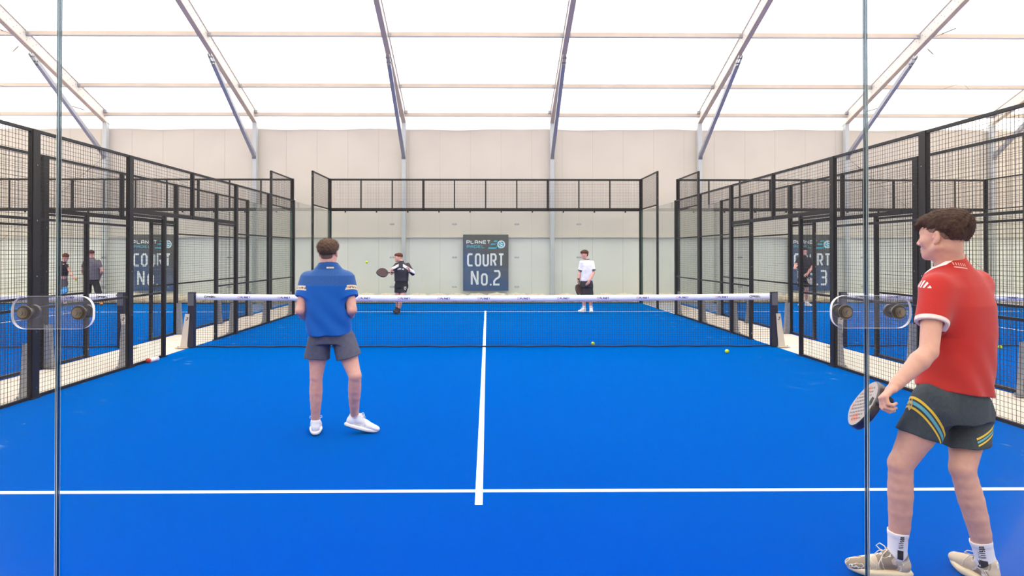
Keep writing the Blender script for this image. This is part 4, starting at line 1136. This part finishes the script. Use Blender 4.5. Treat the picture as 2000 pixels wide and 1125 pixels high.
    def f_blue(nt, x, y, z, co):
        n = noise(nt, co, 200, 2, .6)
        lo_ = mix(nt, n.ramp(.2,.8), lin((0,96,186)), lin((0,80,166))); hi = mix(nt, n.ramp(.3,.7), lin((44,94,160)), lin((24,70,136)))
        c = mix(nt, (z+noise(nt, co, 22)*.012).gt(float(P(0,556,D0)[2])+.006), lo_, hi)
        for sh, d in ((shL, dl), (shR, dr)):
            t = (x-float(sh[0]))*float(d[0])+(y-float(sh[1]))*float(d[1])+(z-float(sh[2]))*float(d[2])
            out = axdist(x, y, z, sh, d).lt(.1); v = (noise(nt, co, 120, 1)).gt(.5)
            c = mix(nt, t.band(.082,.122)*out, c, mix(nt, (t.band(.090,.114)*v).s and t.band(.092,.112)*v, lin((224,206,180)), lin((96,70,60))))
        return c
    shirt = F.mesh('shirt', mat('blue_jersey', rough=.7, spec=.25, sheen=.1, fn=f_blue), root)
    mb = MB(); c = Vector(P(639, 523.5, D0-.2)); fn = lambda u, v: c+Vector((u,0,v)); mb.add([fn(-.032,-.006),fn(.032,-.006),fn(.032,.007),fn(-.032,.007)], [(0,1,2,3)]); [stroke(mb, [(-.022+.011*i, .0), (-.015+.011*i, .0)], .004, lambda u, v: c+Vector((u,-.002,v)), 1) for i in range(5)]
    project(shirt, subdiv(mb, .008), (0,1,0), .003, [mat('cream_label', (230,220,200), .7), M_dk], 'collar_label')
    # shorts
    G = Field((-.36,-.30,.60), (.38,.34,1.0), .0055)
    hm = hipL*.5+hipR*.5
    G.loft([(*hm[:2], .82, .180, .135, 0), (*hm[:2], .90, .182, .130, 0), (*c0[:2], .97, .178, .122, 0)], .03)
    for hp, kn, o in ((hipL, knL, -.012), (hipR, knR, .0)):
        d = unit(kn-hp+np.array((o,0,0))); G.cone(hp+d*.03, hp+d*.25, .104, .116, .03)
    mx = float(P(649,0,D0)[0])
    G.cut(P(620, 699, D0), (-.06,0,-1), G.lo, (mx, 1, 2)); G.cut(P(680, 697, D0), (.28,0,-1), (mx, -1, 0), G.lo+G.n*G.h)
    for hp, kn in ((hipL, knL), (hipR, knR)): d = unit(kn-hp); G.cone(hp+d*.12, kn, .092, .085, .006, 'sub')
    G.disp(folds(4, .0032, 1.3))
    G.mesh('shorts', mat('charcoal_shorts', (72,74,96), .75, var=.15, vscale=30), root)
    w = (M_sh_w, M_sole_w, M_sole_g, M_sh_w)
    shoe(root, anL, (-.22,1,0), w, 1.02, .005); 
    for an, f in ((anL, (-.22,1,0)),): pass
    shoe(root, anR, (.95,.25,0), w, 1.02, .005, pitch=.30)
    for kn, an in ((knL, anL), (knR, anR)): sock(root, kn, an, .045, mat('white_ankle_sock', (228,226,228), .85), .037, .037, .005)
    racket(Vector(g)+O, ax, (1,-.1,.1), 'black padel racket just showing beyond the right hip of the player in blue', M_rdark, M_rdark, M_rgrip)
player_blue()
# ------------------------------------------------------------------ the distant players
def far_player(name_label, base_px, D, J, cloth, hairspec, face_dir, foot_dirs, hands, R=1.0, h=.0068, skin=None, female=False):
    O = WP(base_px, 494, D); O.z = 0
    P = lambda t: np.array(WP(t[0], t[1], D+(t[2] if len(t) > 2 else 0))-O)
    root = empty('person', O, name_label, 'person')
    J = {k: P(v) for k, v in J.items()}
    skin = skin or M_skin2; yaw = cloth.get('yaw', 0)
    allp = np.array(list(J.values())); lo = allp.min(0)-.30; hi = allp.max(0)+.30; lo[2] = -.02
    S_ = Field(lo, hi, h)
    fb = np.array((-math.sin(yaw), math.cos(yaw), 0)) if cloth.get('back') else np.array((math.sin(yaw), -math.cos(yaw), 0))
    kf = cloth.get('kneedir', fb)
    for s in 'AB':
        leg(S_, J['hip'+s], J['kn'+s], J['an'+s], kf, .95*R); f = unit((*foot_dirs['AB'.index(s)], 0)); S_.cone(J['an'+s]-(0,0,.03), J['an'+s]+f*.1-(0,0,.05), .028, .022, .02)
        arm(S_, J['sh'+s], J['el'+s], J['wr'+s], (1.0 if not female else .82)*R)
    hm = (J['hipA']+J['hipB'])/2; nk = J['nk']; lerp = lambda t: hm*(1-t)+nk*t
    z = lambda t: float(lerp(t)[2])
    S_.loft([(*lerp(-.04)[:2], z(-.04), .09, .06, yaw), (*lerp(.2)[:2], z(.2), .12, .085, yaw), (*lerp(.6)[:2], z(.6), .12, .085, yaw), (*lerp(.85)[:2], z(.85), .13, .08, yaw), (*nk[:2], z(1.0), .06, .055, yaw)], .03)
    grips = {}
    for s in 'AB':
        D_, N_, cu, ax = hands['AB'.index(s)]
        wr = J['wr'+s]
        if ax is not None:
            ax = unit(ax); D_ = np.array(D_, float); D_ = unit(D_-ax*(D_@ax)); N2 = np.cross(D_, ax); N2 = N2 if N2@np.array(N_) > 0 else -N2
            g, _ = hand(S_, wr, D_, N2, 1 if np.cross(D_, N2)@ax > 0 else -1, curl=cu, thumb=.7, rad=1.05, spread=0); grips[s] = (g+np.array(O), ax)
        else: hand(S_, wr, unit(D_), N_, 1, curl=cu, thumb=.35, rad=1.05); grips[s] = (wr+unit(D_)*.1+np.array(O), None)
    hM = frame(face_dir); hc = J['head']
    T = head(S_, hc, hM, .98*R); neck(S_, T, nk, .9*R if not female else .75); S_.cone(nk, nk-(0,0,.05), .05, .06, .03)
    S_.mesh('body', skin, root); eyes(root, T, R)
    # hair
    H = Field(hc-.2, hc+.2, .006)
    for p, r in hairspec['ell']: H.ell(T(p), r, hM, .02)
    x, y, zz = H.region(H.lo, H.lo+H.n*H.h, 0)[1]
    lu = (x-hc[0])*hM[2][0]+(y-hc[1])*hM[2][1]+(zz-hc[2])*hM[2][2]; lf = (x-hc[0])*hM[1][0]+(y-hc[1])*hM[1][1]+(zz-hc[2])*hM[1][2]
    lim = np.interp(lf.ravel(), hairspec['x'], hairspec['z']).reshape(lf.shape).astype(np.float32); H.F = np.maximum(H.F, (lim-lu)*.8)
    for a, b, r1, r2 in hairspec.get('tail', []): H.cone(T(a), T(b), r1, r2, .02)
    H.disp(lambda x, y, z: .0035*np.sin(x*130+z*50)*np.sin(y*150+z*110))
    hair = H.mesh('hair', hairspec['mat'], root); add_strands(hair, hM, n=900, ln=.022, rad=.002, flow=lambda p: Vector(hM[1])*.5+Vector((0,0,-.3)), curl=.4)
    # top
    F = Field(lo, hi, h)
    cw, cd = cloth.get('w', .19), cloth.get('d', .125); hem = float(P((0, cloth['hem']))[2])
    base = lerp(0.0)
    F.loft([(*lerp(-.05)[:2], hem-.03, cw*.98, cd, yaw), (*lerp(.3)[:2], z(.3), cw*.96, cd*.96, yaw), (*lerp(.62)[:2], z(.62), cw*1.0, cd, yaw), (*lerp(.8)[:2], z(.8), cw*.96, cd*.88, yaw), (*lerp(.92)[:2], z(.92), cw*.60, cd*.72, yaw), (*nk[:2], z(1.0), .075, .070, yaw), (*nk[:2], z(1.0)+.04, .066, .064, yaw)], .02)
    for s in 'AB':
        sh, el, wr = J['sh'+s], J['el'+s], J['wr'+s]
        if cloth.get('long'):
            F.cone(sh, el, .064, .054, .05); F.sleeve(el, wr, np.linalg.norm(wr-el)*.93, .054, .042, inner=.033, k=.03)
        else: F.sleeve(sh, el, cloth.get('sl', .19), .062 if not female else .052, .068 if not female else .056, inner=.054 if not female else .045, k=.045)
    F.cone(nk+(0,0,.05), nk+(0,0,.12), .058, .062, .005, 'sub')
    F.disp(folds(cloth.get('seed', 3), .004, 1.0)); F.cut((0,0,hem), (0,0,-1), F.lo, F.lo+F.n*F.h)
    top = F.mesh(cloth.get('topname', 'shirt'), cloth['top'](J), root)
    # shorts
    G = Field(lo, hi, h); z0 = float(P((0, cloth['sh_hem']))[2])
    G.loft([(*hm[:2], float(hm[2])-.06, .165*R, .12, yaw), (*hm[:2], float(hm[2])+.04, .165*R, .115, yaw), (*lerp(.12)[:2], hem+.06, cw*.90, cd*.9, yaw)], .03)
    for s in 'AB':
        d = unit(J['kn'+s]-J['hip'+s]); L = float(J['hip'+s][2]-z0)+.06
        G.cone(J['hip'+s]+d*.02, J['hip'+s]+d*L, .092*R, .093*R, .05)
    G.cut((0,0,z0), (0,0,-1), G.lo, G.lo+G.n*G.h)
    for s in 'AB': d = unit(J['kn'+s]-J['hip'+s]); G.cone(J['hip'+s]+d*.19, J['kn'+s], .080*R, .076*R, .006, 'sub')
    G.disp(folds(7, .003, 1.0)); sho = G.mesh('shorts', cloth['bottom'], root)
    for i, s in enumerate('AB'):
        shoe(root, J['an'+s], foot_dirs[i], cloth['shoes'], .98*R, .007, pitch=cloth.get('pitch', (0,0))[i])
        if cloth.get('sock'): sock(root, J['kn'+s], J['an'+s], cloth['sock'][1], cloth['sock'][0], .038, .042, .006)
    return root, J, grips, top, sho, P, O
SHORT = dict(ell=[((0,-.018,.056), (.084,.103,.070)), ((0,.055,.070), (.066,.05,.040))], x=[-.12,-.06,-.02,.03,.1], z=[-.05,-.035,-.005,.022,.032])
M_bl = mat('black_shorts_fabric', (30,32,40), .75); M_dkshoe = mat('dark_shoe', (50,40,44), .7)
DS = (M_dkshoe, M_dkshoe, M_dkshoe, M_dk); WS = (M_sh_w, M_sole_w, M_sole_g, M_sh_w)

# player striking on the far left
def top_dark(J):
    a, b, k = J['shA'], J['shB'], J['nk']
    def fn(nt, x, y, z, co):
        c = lin((58,58,68)); base = mix(nt, noise(nt, co, 20).ramp(.3,.7), c, lin((48,48,56)))
        ax = (x-float(k[0])).abs(); front = y.lt(float(k[1])+.02)
        s = (z-float(k[2])+.02)+ax*.62
        base = mix(nt, s.band(-.065,.012)*ax.gt(.055)*front, base, lin((222,218,222)))
        g = (z-float(k[2])+.17+ax*.2)
        base = mix(nt, g.band(-.02,.018)*ax.lt(.085)*front*noise(nt, co, 45, 1).gt(.46), base, lin((226,222,226)))
        return base
    return mat('charcoal_training_top', rough=.8, fn=fn)
hs = dict(SHORT); hs['mat'] = M_hairm('reddish_brown_hair', (120,72,54), (78,44,34))
r, J, g, top, sho, P, O = far_player('man in dark long-sleeved top and black shorts striking a ball beyond the net', 785, 17.96,
    dict(head=(778.5,503), nk=(784,512), shA=(775,517.5,-.05), elA=(768,525,-.28), wrA=(765.5,526.5,-.50), shB=(797,518,.03), elB=(806.5,534,-.06), wrB=(799.5,529,-.25),
         hipA=(778,557), hipB=(791,557), knA=(777,582,-.05), anA=(775.5,603,.08), knB=(784,584,-.16), anB=(779,606,-.10)),
    dict(top=top_dark, bottom=M_bl, shoes=DS, hem=549, sh_hem=571, long=True, w=.20, d=.125, seed=4, topname='training_top', sock=(mat('black_sock', (40,36,42), .8), .07), yaw=-.15),
    hs, (-1,-.45,.0), ((-.2,-1),(-.3,-1)), (((-.7,-.3,-.3), (0,-.3,-1), .9, (-.86,-.45,.02)), ((-.1,-.3,1), (-.6,-.5,.2), 1.0, None)))
gc, ax = g['A']; racket(Vector(gc)+Vector(ax)*.03, ax, (.35,-.75,.45), 'dark maroon padel racket swung by the man in the dark top', mat('maroon_face', (66,34,44), .4), M_rdark, M_rgrip)
mb = MB(); c = Vector(P((791,563,-.2))); fn = lambda u, v: c+Vector((u,0,v)); stroke(mb, [(-.02,.035),(-.02,-.02),(0,-.045),(.02,-.02),(.02,.035),(-.02,.035)], .014, fn); disc(mb, 0, .01, .010, fn, 8)
project(sho, subdiv(mb, .02), (0,1,0), .003, mat('pale_crest', (200,190,180), .7), 'crest')

# player in white
def top_white(J):
    def fn(nt, x, y, z, co):
        base = mix(nt, noise(nt, co, 16).ramp(.3,.7), lin((240,240,248)), lin((222,224,236)))
        for s in 'AB':
            sh = J['sh'+s]; d = unit(J['el'+s]-sh); t = (x-float(sh[0]))*float(d[0])+(y-float(sh[1]))*float(d[1])+(z-float(sh[2]))*float(d[2])
            base = mix(nt, t.band(.188,.23)*axdist(x, y, z, sh, d).lt(.09), base, lin((58,92,74)))
        k = J['nk']; base = mix(nt, (z-float(k[2])).gt(.012), base, lin((70,100,86)))
        return base
    return mat('white_tshirt', rough=.8, fn=fn)
hs = dict(ell=[((0,-.018,.056), (.088,.106,.072)), ((0,.060,.060), (.070,.05,.045)), ((0,-.06,.01), (.075,.05,.08))], x=[-.14,-.09,-.03,.0,.04,.1], z=[-.085,-.085,-.06,.0,.025,.025], mat=M_hairm('chestnut_hair', (112,74,56), (74,46,36)))
r, J, g, top, sho, P, O = far_player('boy in white t-shirt with green cuffs standing on the far service line', 1145, 17.96,
    dict(head=(1141.5,497), nk=(1146,508.5), shA=(1136.5,513.5,-.03), elA=(1133,532.5,.0), wrA=(1129.5,547,-.06), shB=(1156,513.5,.03), elB=(1159.5,532,-.02), wrB=(1152,547,-.20),
         hipA=(1140,556), hipB=(1151,556), knA=(1140,582,-.03), anA=(1141,603.5,.0), knB=(1153,582,-.03), anB=(1154.5,603.5,0)),
    dict(top=top_white, bottom=mat('dark_grey_shorts', (52,50,56), .8), shoes=WS, hem=549, sh_hem=577, w=.175, d=.115, sl=.215, seed=6, sock=(mat('white_crew_sock', (228,228,232), .85), .10), yaw=0),
    hs, (-.85,-.6,-.05), ((-.75,-.7),(-.1,-1)), (((-.1,.1,-1), (1,0,0), .95, (-.16,-.62,-.77)), ((-.45,-.3,-.8), (-.5,.8,0), .4, None)), skin=M_skin2)
gc, ax = g['A']; racket(Vector(gc)+Vector(ax)*.03, ax, (.75,-.62,.35), 'dark brown padel racket hanging beside the boy in white', mat('brown_face', (78,56,54), .4), M_rdark, M_rgrip)
m = MB(); w_ = J['wrA']; ww = unit(J['elA']-w_); c = np.array(w_)+ww*.025
m.cyl(c-ww*.012, c+ww*.012, .034, n=16); m.bbox(c+np.array((-.016,-.046,-.018)), c+np.array((.016,-.028,.018)), .004); m.build('wrist_watch', mat('black_watch', (30,30,32), .4), r)

# two coaching figures on court number one
def top_plain(name, col, vs=14): return lambda J: mat(name, col, .85, var=.1, vscale=vs)
hs = dict(ell=[((0,-.02,.05), (.084,.104,.076)), ((0,.045,.068), (.068,.05,.045)), ((0,-.06,.01), (.08,.055,.09))], x=[-.14,-.09,-.03,.0,.04,.1], z=[-.14,-.12,-.10,-.06,.03,.045],
          tail=[((-.04,-.10,-.03), (-.03,-.135,-.14), .04, .028)], mat=M_hairm('auburn_hair', (132,72,50), (88,46,34)))
r, J, g, top, sho, P, O = far_player('woman in black crop top with red hair dropping a ball on court number one', 128, 20.6,
    dict(head=(134,502.5,-.18), nk=(130,512,-.10), shA=(121.5,518.5,-.08), elA=(119,537,-.05), wrA=(121.5,557,-.14), shB=(137,518.5,-.12), elB=(142.5,532,-.22), wrB=(149,541.5,-.34),
         hipA=(122.5,552,.04), hipB=(131.5,552,.04), knA=(123,574,-.06), anA=(122,590.5,.05), knB=(132,574,-.06), anB=(133,591,.05)),
    dict(top=top_plain('black_top', (38,36,38)), bottom=mat('grey_tennis_skirt', (92,88,98), .8), shoes=WS, hem=539, sh_hem=563, w=.15, d=.105, sl=.10, seed=8),
    hs, (.75,-.55,-.35), ((.5,-.8),(.6,-.7)), (((.2,-.2,-1), (.8,0,0), .95, (.75,-.45,-.30)), ((.8,-.2,-.5), (0,-.5,.8), .55, None)), R=.92, skin=M_skin2, female=True)
gc, ax = g['A']; racket(Vector(gc)+Vector(ax)*.03, ax, (-.15,-.75,.65), 'bright blue padel racket held by the red-haired woman on court number one', mat('bright_blue_face', (0,140,214), .4), mat('blue_frame', (0,120,196), .4), M_rgrip)
ballpos = {'hand': Vector(g['B'][0])+Vector((.02,-.02,-.02))}
hs = dict(SHORT); hs['mat'] = M_hairm('russet_hair', (104,62,52), (70,42,38))
far_player('broad man in grey t-shirt seen from behind on court number one', 190, 20.95,
    dict(head=(183.5,496), nk=(184,505), shA=(172.5,510,.0), elA=(166.5,528,.0), wrA=(172,543,.22), shB=(197,510.5,.0), elB=(204.5,529,.0), wrB=(199,543,.2),
         hipA=(177.5,551), hipB=(192,551), knA=(177,573,-.02), anA=(174,591.5,.05), knB=(198,573,-.02), anB=(203,590,.05)),
    dict(top=top_plain('grey_tshirt', (98,94,104)), bottom=mat('black_loose_shorts', (34,34,38), .8), shoes=(mat('orange_shoe', (216,140,60), .7), M_dkshoe, M_dkshoe, M_dk), hem=546, sh_hem=572, w=.235, d=.16, sl=.20, seed=3, back=True, yaw=0),
    hs, (-.25,1,0), ((-.2,1),(.5,-.8)), (((.5,.7,-.3), (0,0,-1), .5, None), ((-.5,.7,-.3), (0,0,-1), .5, None)), R=1.02, skin=M_skin2)
# player on court number three, mostly behind posts
hs = dict(SHORT); hs['mat'] = M_hairm('black_brown_hair', (62,48,44), (40,32,30))
r, J, g, top, sho, P, O = far_player('player in dark top and shorts standing before the court number three sign', 1573, 20.4,
    dict(head=(1574,491), nk=(1573.5,501), shA=(1563.5,506,.0), elA=(1556.5,519,-.10), wrA=(1555,525,-.34), shB=(1583.5,506,.0), elB=(1587.5,523,-.02), wrB=(1580,535,-.22),
         hipA=(1568,545), hipB=(1578.5,545), knA=(1567,569,-.05), anA=(1568,592.5,.02), knB=(1578,569,-.05), anB=(1577.5,592.5,.02)),
    dict(top=top_plain('navy_black_top', (40,40,50)), bottom=M_bl, shoes=WS, hem=540, sh_hem=560, w=.185, d=.12, sl=.2, seed=5, sock=(mat('white_crew_sock', (228,228,232), .85), .09)),
    hs, (-.2,-1,-.05), ((-.7,-.7),(.2,-1)), (((-.3,-.6,.3), (0,0,-1), .7, None), ((-.1,-.5,-.7), (-1,0,0), .95, (.50,-.35,-.75))), R=1.02)
gc, ax = g['B']; racket(Vector(gc)+Vector(ax)*.03, ax, (.3,-.85,.1), 'pale grey padel racket low in front of the dark player on court number three', mat('grey_face', (150,150,156), .4), M_rdark, M_rgrip)

# ------------------------------------------------------------------ balls, can, bags along the far wall
def f_ball(nt, x, y, z, co):
    # felt with the curved pale seam
    s = (x*x-y*y)*30.0 - z
    return mix(nt, s.abs().lt(.0016), mix(nt, noise(nt, co, 300, 2).ramp(.3,.7), lin((206,228,40)), lin((186,212,30))), lin((236,238,220)))
M_ball = mat('yellow_felt', rough=.95, fn=f_ball, bump=.4, bscale=900)
bm_ = MB().ico((0,0,0), .033, nu=24, nv=16).mesh('tennis_ball', M_ball, True)
def ball(loc, label):
    o = bpy.data.objects.new('padel_ball', bm_); C.objects.link(o); o.location = loc; o.rotation_euler = (random.random()*3, random.random()*3, 0); tag(o, label, 'ball', 'yellow padel balls')
random.seed(4)
ball(WP(717, 512, 16.6), 'yellow ball in the air left of the man in the dark top')
ball((*WP(1158, 0, 11.72).xy, .033), 'yellow ball lying on the turf just beyond the net')
ball((*WP(1421, 0, 10.78).xy, .033), 'yellow ball lying on the turf at the right, before the net')
ball((*WP(1960, 0, 11.2).xy, .033), 'yellow ball on the turf of court number three, at the right edge')
ball(ballpos['hand'], 'yellow ball held out by the red-haired woman')
# tube of balls
t = empty('ball_can', (*WP(300, 0, 9.98).xy, .037), 'white ball tube with a red end lying at the foot of the left fence', 'can', rz=1.42)
m = MB(); m.cyl((-.06,0,0),(.13,0,0),.036,n=24); m.cyl((.128,0,0),(.135,0,0),.0375,n=24); m.build('tube', mat('white_tube', (232,230,232), .35), t, True)
m = MB(); m.cyl((-.085,0,0),(-.058,0,0),.037,n=24); m.cyl((-.089,0,0),(-.084,0,0),.032,n=24); m.build('lid', mat('red_lid', (200,60,50), .4), t, True)
# filled bags laid end to end at the foot of the far wall
def bag_mesh(seed):
    F = Field((-.42,-.26,-.03), (.42,.26,.42), .014); r = np.random.default_rng(seed)
    F.cone((-.20,0,.13), (.20,0,.13), .135, .135, .05, flat=(0,1,0), fs=.82); F.ell((.02*r.normal(),0,.17), (.27,.17,.125), None, .05); F.ell((-.28,0,.10), (.07,.10,.08), None, .03); F.ell((.28,0,.10), (.07,.10,.08), None, .03)
    F.disp(lambda x, y, z: .010*np.sin(x*23+seed)*np.sin(y*19+z*17)+.005*np.sin(x*50+z*31+seed*2)); F.cut((0,0,0), (0,0,-1), F.lo, F.lo+F.n*F.h)
    o = F.mesh('ballast_bag', M_bag, None); me = o.data; bpy.data.objects.remove(o); return me
M_bag = mat('cream_bag_cloth', rough=.85, fn=lambda nt, x, y, z, co: mix(nt, noise(nt, co, 8, 4).ramp(.3,.7), lin((238,226,206)), lin((216,200,176))))
bags = [bag_mesh(i) for i in range(3)]
i = 0; x = -17.4
while x < 17.4:
    if min(abs(x-fx) for fx in frame_x) > .43:
        o = bpy.data.objects.new('ballast_bag', bags[i % 3]); C.objects.link(o); o.location = (x, YW-.36, -.012); o.rotation_euler = (0,0, (PI if i % 2 else 0)+random.uniform(-.05,.05)); o.scale = (1, 1, random.uniform(.94,1.06))
        tag(o, 'cream filled bag lying at the foot of the far wall', 'bag', 'cream bags along the foot of the far wall')
        i += 1; x += .66
    else: x += .08
